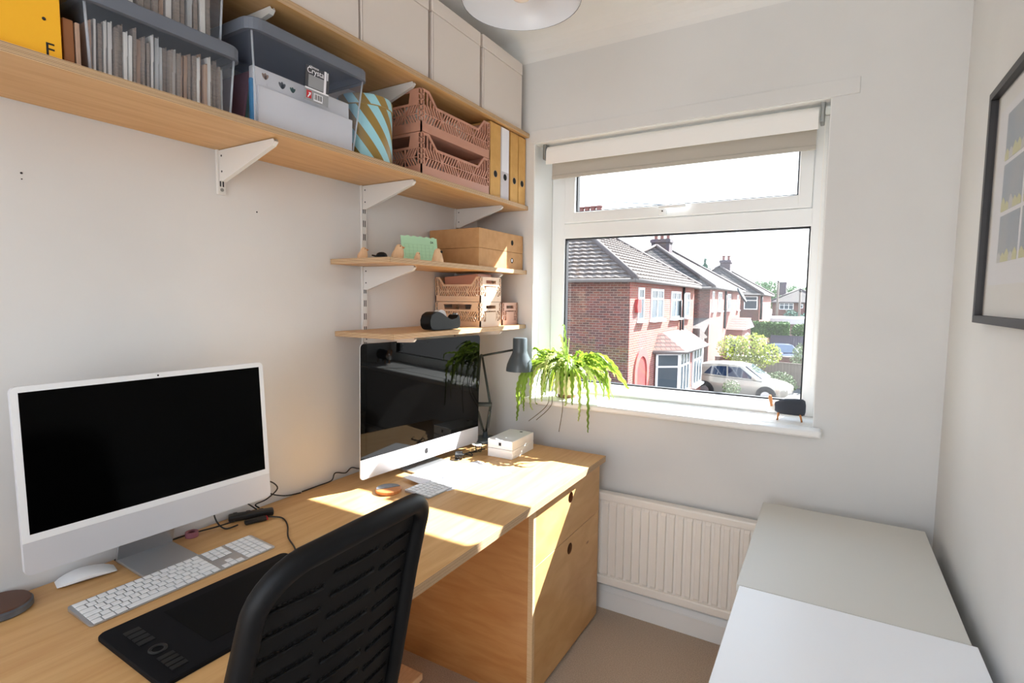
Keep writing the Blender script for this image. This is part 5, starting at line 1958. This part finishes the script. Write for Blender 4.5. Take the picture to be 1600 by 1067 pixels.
def hip_roof(parent, X0, X1, Y0, Y1, ze, k, ov=0.22, m='tiles', courses=False):
    x0, x1, y0, y1 = X0 - ov, X1 + ov, Y0 - ov, Y1 + ov
    wx, wy = x1 - x0, y1 - y0
    if wy >= wx:
        a, c = ((x0 + x1) / 2, y0 + wx / 2), ((x0 + x1) / 2, y1 - wx / 2)
        rise = wx / 2 * k
    else:
        a, c = (x0 + wy / 2, (y0 + y1) / 2), (x1 - wy / 2, (y0 + y1) / 2)
        rise = wy / 2 * k
    A0, A1, A2, A3 = (x0, y0, ze), (x1, y0, ze), (x1, y1, ze), (x0, y1, ze)
    P, Q = (*a, ze + rise), (*c, ze + rise)
    b = B(m)
    if wy >= wx:
        b.bm.faces.new([b.bm.verts.new(p) for p in (A0, A1, P)])
        b.quad(A1, A2, Q, P)
        b.bm.faces.new([b.bm.verts.new(p) for p in (A2, A3, Q)])
        b.quad(A3, A0, P, Q)
    else:
        b.quad(A0, A1, Q, P)
        b.bm.faces.new([b.bm.verts.new(p) for p in (A1, A2, Q)])
        b.quad(A2, A3, P, Q)
        b.bm.faces.new([b.bm.verts.new(p) for p in (A3, A0, P)])
    b.quad(A0, A1, A2, A3)
    bmesh.ops.remove_doubles(b.bm, verts=b.bm.verts, dist=1e-4)
    rf = b.build('roof', parent)
    for pts in ((A0, P), (A1, P), (A2, Q), (A3, Q), (P, Q)):
        if (Vector(pts[0]) - Vector(pts[1])).length < 0.3:
            continue
        bb = B('ridge_tile'); bb.tube([Vector(pts[0]) + Vector((0, 0, 0.02)), Vector(pts[1]) + Vector((0, 0, 0.02))], 0.11, 7); bb.build('ridge_tiles', rf)
    bb = B('fascia')
    for (p, q) in ((A0, A1), (A1, A2)):
        bb.tube([(p[0], p[1], ze - 0.04), (q[0], q[1], ze - 0.04)], 0.07, 6)
    bb.build('gutter', rf)
    if courses:
        # overlapping wavy tile courses on the end slope that faces the viewer and on the front slope
        bb = B('tile_face')
        n = int((wx / 2 if wy >= wx else wy / 2) / 0.22)
        apex = Vector(P)
        for i in range(n):
            f0, f1 = i / n, (i + 1.12) / n
            f1 = min(f1, 1)
            def edge(f):
                return Vector(A0).lerp(apex, f), Vector(A1).lerp(apex, f)
            l0, r0 = edge(f0); l1, r1 = edge(f1)
            m_ = max(2, int((r0 - l0).length / 0.075))
            up = Vector((0, -0.35, 0.9)).normalized()
            row0, row1, row2 = [], [], []
            for q in range(m_ + 1):
                s = q / m_
                wv = 0.028 * (0.5 + 0.5 * math.cos(q * math.pi / 2))
                row2.append(l0.lerp(r0, s) + up * (0.005))
                row0.append(l0.lerp(r0, s) + up * (0.055 + wv))
                row1.append(l1.lerp(r1, s) + up * 0.012)
            bb.grid([row2, row0, row1], smooth=False)
        o = bb.build('tile_courses', rf); o['kind'] = 'stuff'
        bb = B('tile_face')
        top0, top1 = Vector(P), Vector(Q)
        for i in range(n):
            f0, f1 = i / n, min((i + 1.12) / n, 1)
            l0, r0 = Vector(A1).lerp(top0, f0), Vector(A2).lerp(top1, f0)
            l1, r1 = Vector(A1).lerp(top0, f1), Vector(A2).lerp(top1, f1)
            m_ = max(2, int((r0 - l0).length / 0.075))
            up = Vector((0.35, 0, 0.9)).normalized()
            row0, row1, row2 = [], [], []
            for q in range(m_ + 1):
                s = q / m_
                wv = 0.028 * (0.5 + 0.5 * math.cos(q * math.pi / 2))
                row2.append(l0.lerp(r0, s) + up * 0.005)
                row0.append(l0.lerp(r0, s) + up * (0.055 + wv))
                row1.append(l1.lerp(r1, s) + up * 0.012)
            bb.grid([row2, row0, row1], smooth=False)
        o = bb.build('tile_courses', rf); o['kind'] = 'stuff'
    return rf

def house_walls(t, X0, X1, Y0, Y1, ze, side='brick_dark', front='brick_red'):  # side brick darker than the front: its shade is put into the colour
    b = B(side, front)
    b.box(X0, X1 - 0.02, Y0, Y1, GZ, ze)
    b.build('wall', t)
    b = B(front); b.box(X1 - 0.02, X1, Y0 + 0.001, Y1 - 0.001, GZ, ze)
    b.build('front_wall', t)

def chimney(parent, x0, x1, y0, y1, z0, z1, npots, m='brick_soot', along='x'):
    b = B(m)
    b.box(x0, x1, y0, y1, z0, z1)
    b.box(x0 - 0.06, x1 + 0.06, y0 - 0.06, y1 + 0.06, z1 - 0.22, z1 - 0.04)
    c = b.build('chimney', parent)
    for k in range(npots):
        x = x0 + (x1 - x0) * (k + 0.5) / npots
        bb = B('pot_red'); bb.lathe([(0.13, 0), (0.11, 0.06), (0.105, 0.30), (0.135, 0.33), (0.135, 0.38), (0.09, 0.38), (0.085, 0.1)], 14, c=(x, (y0 + y1) / 2, z1))
        bb.build('chimney_pot', c, smooth=True)
    return c

# nearest house ------------------------------------------------------
t = thing('house', 'nearest red brick house with a tiled bay window', 'house', (0, 0, 0), group='brick houses along the street')
HX = -5.2
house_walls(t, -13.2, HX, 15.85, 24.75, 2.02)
hip_roof(t, -13.2, HX, 15.85, 24.75, 2.02, 0.64, courses=True)
chimney(t, -8.9, -7.9, 20.0, 20.6, 3.4, 4.70, 4)
house_window(t, 'X', (HX, 16.92), 0.74, 1.79, 0.62, 1)
house_window(t, 'X', (HX, 18.80), 0.72, 1.78, 1.55, 2)
house_window(t, 'X', (HX, 21.45), 0.70, 1.74, 1.50, 2)
house_window(t, 'X', (HX, 23.40), 0.68, 1.72, 0.80, 1)
b = B('pipe_black'); b.tube([(HX + 0.06, 22.55, 1.95), (HX + 0.06, 22.55, -2.6)], 0.05, 8); b.tube([(HX + 0.06, 22.1, 1.4), (HX + 0.06, 22.1, -0.2)], 0.035, 8); b.build('drain_pipe', t)
b = B('red_paint'); b.prism([(16.35, 1.0), (16.65, 1.0), (16.72, 1.2), (16.65, 1.42), (16.35, 1.42), (16.28, 1.2)], 0, HX, HX + 0.10); b.build('alarm_box', t)
# arched porch
def arch(r_o, r_i, zc, yc, x0, x1, m, name):
    b = B(m)
    n = 16
    o = [(yc - r_o, GZ)] + [(yc + r_o * math.cos(R(180 - 180 * k / n)), zc + r_o * math.sin(R(180 - 180 * k / n))) for k in range(n + 1)] + [(yc + r_o, GZ)]
    i_ = [(yc - r_i, GZ)] + [(yc + r_i * math.cos(R(180 - 180 * k / n)), zc + r_i * math.sin(R(180 - 180 * k / n))) for k in range(n + 1)] + [(yc + r_i, GZ)]
    for k in range(len(o) - 1):
        b.prism([o[k], o[k + 1], i_[k + 1], i_[k]], 0, x0, x1)
    return b.build(name, t)
arch(0.78, 0.52, -0.95, 17.15, HX, HX + 0.05, 'arch_red', 'porch_arch')
b = B('red_paint')
n = 16
b.prism([(17.15 - 0.5, GZ)] + [(17.15 + 0.5 * math.cos(R(180 - 180 * k / n)), -0.95 + 0.5 * math.sin(R(180 - 180 * k / n))) for k in range(n + 1)] + [(17.15 + 0.5, GZ)], 0, HX - 0.3, HX + 0.012)
b.build('porch_recess', t)
# two storey bay: ground floor bay with lean-to tiled roof
BX = -4.45
by0, by1 = 18.7, 23.6
b = B('brick_red'); b.prism([(HX - 0.05, by0), (BX, by0 + 0.55), (BX, by1 - 0.55), (HX - 0.05, by1)], 2, GZ, -1.95); b.build('bay_wall', t)
b = B('brick_red'); b.box(HX, BX - 0.02, 20.75, 21.35, -1.95, -0.42); b.build('bay_pier', t)
b = B('tiles_red')
lo = [(HX, by0 - 0.25), (BX + 0.22, by0 + 0.45), (BX + 0.22, by1 - 0.45), (HX, by1 + 0.25)]
hi = [(HX, by0 + 0.35), (HX + 0.02, by0 + 0.9), (HX + 0.02, by1 - 0.9), (HX, by1 - 0.35)]
for k in range(3):
    b.quad((*lo[k], -0.38), (*lo[k + 1], -0.38), (*hi[k + 1], 0.22), (*hi[k], 0.22))
b.bm.faces.new([b.bm.verts.new((*p, -0.38)) for p in lo])
b.build('bay_roof', t)
b = B('fascia'); b.tube([(*p, -0.42) for p in lo], 0.06, 6); b.build('bay_gutter', t)
house_window(t, 'X', (BX, 19.98), -1.95, -0.45, 1.45, 3, glass='window_dark')
house_window(t, 'X', (BX, 22.2), -1.95, -0.45, 1.6, 3)
def angled_window(p, q, z0, z1):
    d = Vector((q[0] - p[0], q[1] - p[1], 0)); L = d.length
    ang = math.atan2(d.y, d.x) - R(90)
    T = Matrix.Translation((p[0], p[1], 0)) @ Matrix.Rotation(ang, 4, 'Z')
    b = B('pvc_out')
    for (ya, yb, za, zb) in ((0, L, z0, z0 + 0.08), (0, L, z1 - 0.08, z1), (0, 0.08, z0, z1), (L - 0.08, L, z0, z1), (0, L, z1 - 0.52, z1 - 0.46)):
        b.box(-0.04, 0.03, ya, yb, za, zb)
    bmesh.ops.transform(b.bm, matrix=T, verts=b.bm.verts)
    o = b.build('window', t)
    for (za, zb) in ((z0 + 0.08, z1 - 0.52), (z1 - 0.46, z1 - 0.08)):
        bb = B('window_dark'); bb.box(-0.01, 0.012, 0.08, L - 0.08, za, zb); bmesh.ops.transform(bb.bm, matrix=T, verts=bb.bm.verts); bb.build('pane', o)
angled_window((HX + 0.05, by0), (BX, by0 + 0.55), -1.95, -0.45)
# side extension with lean-to roof
b = B('brick_red'); b.box(-8.5, -5.05, 24.76, 26.3, GZ, -0.35); b.build('extension_wall', t)
b = B('tile_face'); b.prism([(24.76, 0.15), (26.5, -0.30), (26.5, -0.36), (24.76, -0.36)], 0, -8.6, -4.9); b.build('extension_roof', t)
house_window(t, 'X', (-5.05, 25.5), -1.75, -0.55, 0.75, 1)

# second house -------------------------------------------------------
t = thing('house', 'second red brick house with a front garage gable', 'house', (0, 0, 0), group='brick houses along the street')
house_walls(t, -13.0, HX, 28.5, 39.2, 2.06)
hip_roof(t, -13.0, HX, 28.5, 39.2, 2.06, 0.62)
hip_roof(t, -14.5, -7.0, 27.6, 38.5, 2.06, 0.64, ov=0.15)
chimney(t, -9.6, -8.5, 33.0, 33.8, 4.0, 5.1, 3)
house_window(t, 'X', (HX, 29.3), 0.85, 1.88, 0.5, 1)
house_window(t, 'X', (HX, 31.3), 0.85, 1.86, 1.1, 2)
house_window(t, 'X', (HX, 34.4), 0.82, 1.80, 1.2, 2)
house_window(t, 'X', (HX, 38.0), 0.80, 1.78, 0.7, 1)
b = B('pipe_black'); b.tube([(HX + 0.06, 32.9, 1.95), (HX + 0.06, 32.9, -0.2)], 0.06, 8); b.build('drain_pipe', t)
b = B('pipe_black'); b.lathe([(0, -0.05), (0.5, -0.05), (0.5, 0.05), (0, 0.05)], 20, M=Matrix.Translation((HX + 0.6, 35.2, 1.75)) @ Matrix.Rotation(R(60), 4, 'Y')); b.build('satellite_dish', t, smooth=True)
# long low lean-to along the drive
b = B('brick_red'); b.box(-11, -5.4, 26.9, 28.49, GZ, -0.05); b.build('lean_to_wall', t)
b = B('tile_face'); b.prism([(26.7, -0.12), (28.49, 0.50), (28.49, 0.44), (26.7, -0.2)], 0, -11, -5.1); b.build('lean_to_roof', t)
b = B('pvc_out'); b.box(-5.42, -5.36, 27.2, 28.2, GZ, -0.5); b.build('door', t)
# gabled garage in front, ridge along the street wall, gable to the street
b = B('brick_red'); b.box(HX, -4.35, 34.1, 38.1, GZ, -0.25); b.build('garage_wall', t)
b = B('tiles_red')
b.quad((HX, 33.8, -0.30), (-4.1, 33.8, -0.30), (-4.1, 36.1, 0.36), (HX, 36.1, 0.36))
b.quad((HX, 38.4, -0.30), (-4.1, 38.4, -0.30), (-4.1, 36.1, 0.36), (HX, 36.1, 0.36))
b.build('garage_roof', t)
b = B('render_white'); b.prism([(34.0, -0.28), (36.1, 0.32), (38.2, -0.28)], 0, -4.35, -4.15); b.build('gable', t)
house_window(t, 'X', (-4.34, 36.0), -1.8, -0.6, 1.4, 2)
b = B('pvc_out'); b.box(-5.15, -4.45, 34.02, 34.1, GZ, -0.7); d_ = b.build('door', t)
b = B('window_dark'); b.box(-5.0, -4.6, 34.00, 34.03, -1.7, -0.9); b.build('pane', d_)

# third house --------------------------------------------------------
t = thing('house', 'third brick house, its dark side wall with one small window', 'house', (0, 0, 0), group='brick houses along the street')
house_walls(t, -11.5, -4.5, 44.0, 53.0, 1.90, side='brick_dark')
hip_roof(t, -11.5, -4.5, 44.0, 53.0, 1.90, 0.62)
chimney(t, -8.0, -7.2, 47.5, 48.5, 3.4, 4.75, 2)
house_window(t, 'Y', (-5.1, 44.0), 0.75, 1.75, 0.95, 1, sill=False)
b = B('pipe_black'); b.tube([(-4.40, 44.4, 1.9), (-4.40, 44.4, 0.0)], 0.09, 8); b.build('drain_pipe', t)

# flat roofed garages and walls further along -------------------------
t = thing('garage', 'flat white roofed garage beyond the hedge', 'garage', (0, 0, 0))
b = B('brick_dark'); b.box(-6.4, -2.0, 51 - 7.5 + 0, 51 - 7.5 + 0.3, GZ, -0.45) if False else b.box(-6.0, -2.9, 54, 60, GZ, -0.62); b.build('wall', t)
b = B('roof_white'); b.box(-6.6, -1.5, 53.5, 61, -0.62, -0.12); b.build('roof', t)

# far house ------------------------------------------------------------
t = thing('house', 'far away brick house with a hipped roof and white bay', 'house', (0, 0, 0), group='brick houses along the street')
house_walls(t, -6.6, -0.5, 80, 88, 1.3)
hip_roof(t, -6.6, -0.5, 80, 88, 1.3, 0.52, ov=0.4)
chimney(t, -6.1, -5.2, 82.5, 83.5, 2.2, 4.0, 0)
house_window(t, 'Y', (-4.9, 80.0), 0.3, 1.15, 1.7, 3, sill=False)
house_window(t, 'Y', (-3.2, 80.0), 0.5, 1.05, 0.5, 1, sill=False)

# poles and wire
for (x, y, zt_, lab) in ((-4.65, 62, 3.4, 'taller dark telegraph pole in front of the far house'), (-2.6, 62, 2.4, 'shorter dark telegraph pole at the window frame')):
    tt = thing('telegraph_pole', lab, 'pole', (x, y, GZ))
    b = B('pole_wood'); b.tube([(0, 0, 0), (0, 0, zt_ - GZ)], [0.13, 0.10], 8); b.build('post', tt)
    b = B('pipe_black'); b.tube([(0, 0, zt_ - GZ), (0, 0, zt_ - GZ + 0.08)], [0.16, 0.13], 8); b.build('cap', tt)
b = B('wire'); b.tube(spline([(-8.85, 20.0, 5.02), (-8.6, 19.6, 5.22), (-1.26, 6, 2.40), (0.40, 2.57, 1.72)], 5), 0.008, 5)
tag(b.build('overhead_wire'), 'thin overhead wire crossing the top of the window', 'wire')

# fences, walls
def fence(p, q, z0, z1, label, m='fence_wood', board=0.15):
    tt = thing('fence', label, 'fence', (p[0], p[1], z0), math.atan2(q[1] - p[1], q[0] - p[0]))
    L = math.hypot(q[0] - p[0], q[1] - p[1])
    n = int(L / board)
    me = None
    for k in range(n):
        if me is None:
            b = B(m); b.box(0.003, board - 0.003, -0.012, 0.012, 0, z1 - z0); o = b.build('board', tt); me = o.data
        else:
            o = bpy.data.objects.new('board', me); COL.objects.link(o); o.parent = tt
        o.location = (k * board, 0.004 * (k % 2), 0)
    b = B(m); b.box(0, L, -0.03, 0.03, z1 - z0, z1 - z0 + 0.04); b.build('cap_rail', tt)
    return tt
fence((-5.05, 29.7), (0.2, 28.0), GZ, -1.56, 'pale weathered board fence behind the parked silver car')
fence((-3.5, 42.25), (-1.2, 42.15), GZ, -1.05, 'dark board fence below the clipped hedge', 'fence_dark')
tt = thing('garden_wall', 'low red brick garden wall by the dark blue car', 'wall', (-2.1, 35.2, GZ))
b = B('brick_dark'); b.box(-0.75, 1.5, 0, 0.25, 0, 0.80); b.build('masonry', tt)
b = B('fence_wood'); b.box(-0.8, 1.55, -0.03, 0.28, 0.80, 0.86); b.build('coping', tt)

# foliage
def leaves(b, c, rx, ry, rz, n, s, rnd, mi=0):
    for _ in range(n):
        while True:
            p = Vector((rnd.uniform(-1, 1), rnd.uniform(-1, 1), rnd.uniform(-1, 1)))
            if 0.35 < p.length < 1.0:
                break
        k = p.length
        p = Vector((c[0] + p.x * rx, c[1] + p.y * ry, c[2] + p.z * rz))
        u = Vector((rnd.uniform(-1, 1), rnd.uniform(-1, 1), rnd.uniform(-1, 1))).normalized()
        w = u.cross(Vector((rnd.uniform(-1, 1), rnd.uniform(-1, 1), rnd.uniform(-1, 1)))).normalized()
        ss = s * rnd.uniform(0.6, 1.3)
        f = b.bm.faces.new([b.bm.verts.new(q) for q in (p - u * ss, p + w * ss * 0.5, p + u * ss, p - w * ss * 0.5)])
        f.material_index = mi
def shrub(name, label, cat, base, blobs, m, n, s, seed, trunk=None, group=None):
    rnd = random.Random(seed)
    tt = thing(name, label, cat, base, 0, group)
    b = B(m)
    for (x, y, z, rx, ry, rz) in blobs:
        leaves(b, (x, y, z), rx, ry, rz, int(n * rx * rz), s, rnd)
    b.build('foliage', tt, norm=False)
    if trunk:
        for (p, q, r_) in trunk:
            b = B('bark'); b.tube([p, q], [r_, r_ * 0.5], 6); b.build('branch', tt)
    return tt
shrub('small_tree', 'lime green small tree above the silver car', 'tree', (-2.95, 27.2, GZ), [(-0.9, 0, 1.9, 0.75, 0.7, 0.60), (0.0, 0, 2.0, 0.8, 0.7, 0.62), (0.7, 0, 1.65, 0.55, 0.6, 0.5), (0.1, 0, 1.3, 0.7, 0.6, 0.4), (-0.4, 0, 1.4, 0.6, 0.6, 0.4)], 'tree_lime', 1500, 0.07, 1,
      [((0, 0, 0), (-0.1, 0, 1.0), 0.06), ((-0.1, 0, 0.9), (-0.7, 0, 1.8), 0.035), ((-0.1, 0, 0.9), (0.6, 0, 1.7), 0.035)])
shrub('bush', 'silver leaved bush behind the silver car bonnet', 'bush', (-1.8, 26.9, GZ), [(0, 0, 0.55, 0.65, 0.5, 0.42), (-0.4, 0, 0.5, 0.45, 0.4, 0.35), (0.45, 0, 0.35, 0.35, 0.4, 0.30)], 'bush_silver', 2600, 0.055, 2)
shrub('bush', 'low pale bush in front of the silver car door', 'bush', (-2.75, 19.5, GZ), [(0, 0, 1.12, 0.30, 0.3, 0.30), (0.05, 0, 0.6, 0.32, 0.3, 0.35), (0.0, 0, 0.25, 0.3, 0.3, 0.25)], 'bush_silver', 5200, 0.04, 3)
shrub('bush', 'round green bush at the right edge of the view', 'bush', (-0.9, 33.0, GZ), [(0, 0, 1.0, 0.8, 0.7, 0.95)], 'bush_silver', 1500, 0.08, 4)
shrub('bush', 'dark green low bush at the foot of the fence', 'bush', (-0.35, 27.0, GZ), [(0, 0, 0.25, 0.6, 0.35, 0.28)], 'conifer', 2600, 0.06, 5)
shrub('bush', 'dark garden bush in front of the far house', 'bush', (-4.1, 76.0, GZ), [(0, 0, 2.4, 0.85, 0.8, 0.7), (1.6, 0, 2.1, 0.8, 0.8, 0.5)], 'conifer', 500, 0.14, 6)
def hedge():
    rnd = random.Random(8)
    tt = thing('hedge', 'clipped green hedge on top of the dark fence', 'hedge', (-4.85, 42.55, 0.17))
    b = B('hedge'); b.box(0.0, 2.5, 0, 0.9, -1.35, -0.33, bev=0.12); b.build('hedge_body', tt)
    b = B('hedge')
    for _ in range(2600):
        x, z = rnd.uniform(-0.05, 2.5), rnd.uniform(-1.35, -0.25)
        leaves(b, (x, -0.02 + rnd.uniform(-0.06, 0.5 if z > -0.4 else 0.04), z), 0.05, 0.05, 0.05, 1, 0.085, rnd)
    b.build('hedge_leaves', tt, norm=False)['kind'] = 'stuff'
    return tt
hedge()
shrub('bush', 'loose green shrub at the right end of the clipped hedge', 'bush', (-1.55, 42.9, GZ), [(0, 0, 2.0, 0.75, 0.5, 0.55), (-0.3, 0, 2.0, 0.4, 0.5, 0.5)], 'hedge', 1300, 0.09, 12)
far = (('pale green tree behind the third house', -11.6, 112, 4.2, 2.1, 'tree_far'), ('pale green tree left of the taller telegraph pole', -9.4, 108, 4.2, 1.9, 'tree_far'), ('pale green tree above the far house roof', -6.3, 118, 4.0, 1.6, 'tree_far'), ('pale green tree at the right edge of the sky', -3.5, 110, 3.6, 1.5, 'tree_far'))
for k, (lab, x, y, z, r_, m) in enumerate(far):
    shrub('distant_tree', lab, 'tree', (x, y, GZ), [(0, 0, z - GZ - 1.0, r_, r_, r_ * 0.95), (-r_ * 0.5, 0, z - GZ - 2.4, r_ * 0.9, r_, r_ * 0.9), (r_ * 0.5, 0, z - GZ - 2.6, r_ * 0.9, r_, r_ * 0.9)], m, 260, 0.22, 30 + k, [((0, 0, 0), (0, 0, z - GZ - 2), 0.25)], 'distant trees beyond the houses')
shrub('distant_tree', 'dark conifer tip above the second house roof', 'tree', (-20.9, 108, GZ), [(0, 0, 11.4, 0.25, 0.3, 0.9), (0, 0, 10.4, 0.6, 0.5, 0.8), (0, 0, 9.4, 0.9, 0.7, 0.8), (1.0, 0, 9.6, 0.9, 0.6, 0.6)], 'conifer', 500, 0.2, 41, [((0, 0, 0), (0, 0, 11), 0.2)])

# cars
def car(label, loc, rz, m, s=1.0, detail=True):
    t = thing('parked_car', label, 'car', loc, rz)
    t.scale = (s, s, s)
    b = B(m)
    # stations along the length (front at +x): x, z bottom, z shoulder, half width
    st = [(-2.05, 0.55, 0.95, 0.70), (-1.98, 0.38, 1.05, 0.82), (-1.7, 0.30, 1.06, 0.88), (-1.0, 0.27, 1.02, 0.90), (0.0, 0.27, 0.99, 0.90), (0.75, 0.27, 0.98, 0.90), (1.3, 0.28, 0.93, 0.88), (1.75, 0.30, 0.84, 0.84), (2.0, 0.36, 0.74, 0.74), (2.08, 0.45, 0.62, 0.62)]
    rows = []
    for x, z0, z1, w in st:
        zm = (z0 + z1) / 2
        rows.append([(x, -w * 0.90, z0), (x, -w, zm - 0.05), (x, -w, zm + 0.12), (x, -w * 0.95, z1 - 0.03), (x, -w * 0.55, z1 + 0.02), (x, 0, z1 + 0.035), (x, w * 0.55, z1 + 0.02), (x, w * 0.95, z1 - 0.03), (x, w, zm + 0.12), (x, w, zm - 0.05), (x, w * 0.90, z0)])
    V = b.grid(rows)
    b.bm.faces.new(V[0]); b.bm.faces.new(V[-1])
    for a_, c_ in zip(V[:-1], V[1:]):
        b.bm.faces.new((a_[0], a_[-1], c_[-1], c_[0]))
    b.build('body', t, smooth=True)
    # cabin
    b = B(m)
    cs = [(-1.92, 1.05, 0.80, 1.06), (-1.55, 1.50, 0.66, 1.06), (-0.9, 1.585, 0.66, 1.03), (-0.1, 1.60, 0.67, 1.0), (0.30, 1.54, 0.66, 1.0), (1.12, 0.98, 0.80, 0.97)]
    rows = []
    for x, z1, wt, z0 in cs:
        wb = 0.86
        rows.append([(x, -wb, z0 - 0.02), (x, -wt - (wb - wt) * 0.12, z1 - 0.06 * (z1 - z0)), (x, -wt * 0.8, z1), (x, 0, z1 + 0.015), (x, wt * 0.8, z1), (x, wt + (wb - wt) * 0.12, z1 - 0.06 * (z1 - z0)), (x, wb, z0 - 0.02)])
    b.grid(rows)
    b.build('cabin', t, smooth=True)
    # glass
    for s_ in (-1, 1):
        for (pts) in ([(-1.35, 1.09), (-0.35, 1.05), (-0.40, 1.47), (-1.05, 1.44)], [(-0.28, 1.05), (0.80, 1.02), (0.18, 1.46), (-0.33, 1.47)]):
            b = B('car_glass')
            quad_ = []
            for x, z in pts:
                f = (z - 1.0) / 0.58
                quad_.append((x, s_ * (0.868 - 0.175 * f), z))
            b.quad(*quad_)
            o = b.build('side_window', t); md = o.modifiers.new('s', 'SOLIDIFY'); md.thickness = 0.02; md.offset = 0
    b = B('car_glass'); b.quad((1.075, -0.72, 1.03), (1.075, 0.72, 1.03), (0.36, 0.58, 1.53), (0.36, -0.58, 1.53)); o = b.build('windscreen', t); md = o.modifiers.new('s', 'SOLIDIFY'); md.thickness = 0.03; md.offset = 0
    b = B('car_glass'); b.quad((-1.90, -0.66, 1.12), (-1.90, 0.66, 1.12), (-1.60, 0.56, 1.46), (-1.60, -0.56, 1.46)); o = b.build('rear_window', t); md = o.modifiers.new('s', 'SOLIDIFY'); md.thickness = 0.03; md.offset = 0
    for s_ in (-1, 1):
        b = B(m); b.box(0.72, 0.88, s_ * 0.98 - 0.09, s_ * 0.98 + 0.09, 1.02, 1.15, bev=0.03); b.build('mirror', t, smooth=True)
        b = B('pvc_out'); b.box(1.85, 2.02, s_ * 0.62 - 0.12, s_ * 0.62 + 0.12, 0.60, 0.70, bev=0.02); b.build('headlight', t)
        b = B('red_paint'); b.box(-2.06, -1.95, s_ * 0.70 - 0.10, s_ * 0.70 + 0.10, 0.85, 0.98, bev=0.02); b.build('tail_light', t)
        for x in (-1.28, 1.28):
            b = B('pipe_black'); b.prism(circ(0.40, 24, (x, 0.36)), 1, s_ * 0.80, s_ * 0.912); b.build('wheel_arch', t)
            b = B('tyre'); b.lathe([(0.20, -0.10), (0.32, -0.10), (0.335, -0.06), (0.335, 0.06), (0.32, 0.10), (0.20, 0.10)], 24, M=Matrix.Translation((x, s_ * 0.82, 0.336)) @ Matrix.Rotation(R(90), 4, 'X'), closed=True)
            w = b.build('wheel', t, smooth=True)
            b = B('aluminium'); b.lathe([(0, -0.095), (0.205, -0.095), (0.205, 0.095), (0, 0.095)], 20, M=Matrix.Translation((x, s_ * 0.82, 0.336)) @ Matrix.Rotation(R(90), 4, 'X')); b.build('hub', w, smooth=True)
    return t
car('champagne silver hatchback parked side on below the window', (-3.10, 24.3, GZ), R(-7), 'car_silver', 0.94)
car('pale car half hidden behind the fence and lime tree', (-3.1, 31.6, GZ), R(-12), 'car_white', 0.72)
car('dark blue car parked by the garden wall', (-2.5, 38.6, GZ), R(-60), 'car_blue', 0.85)
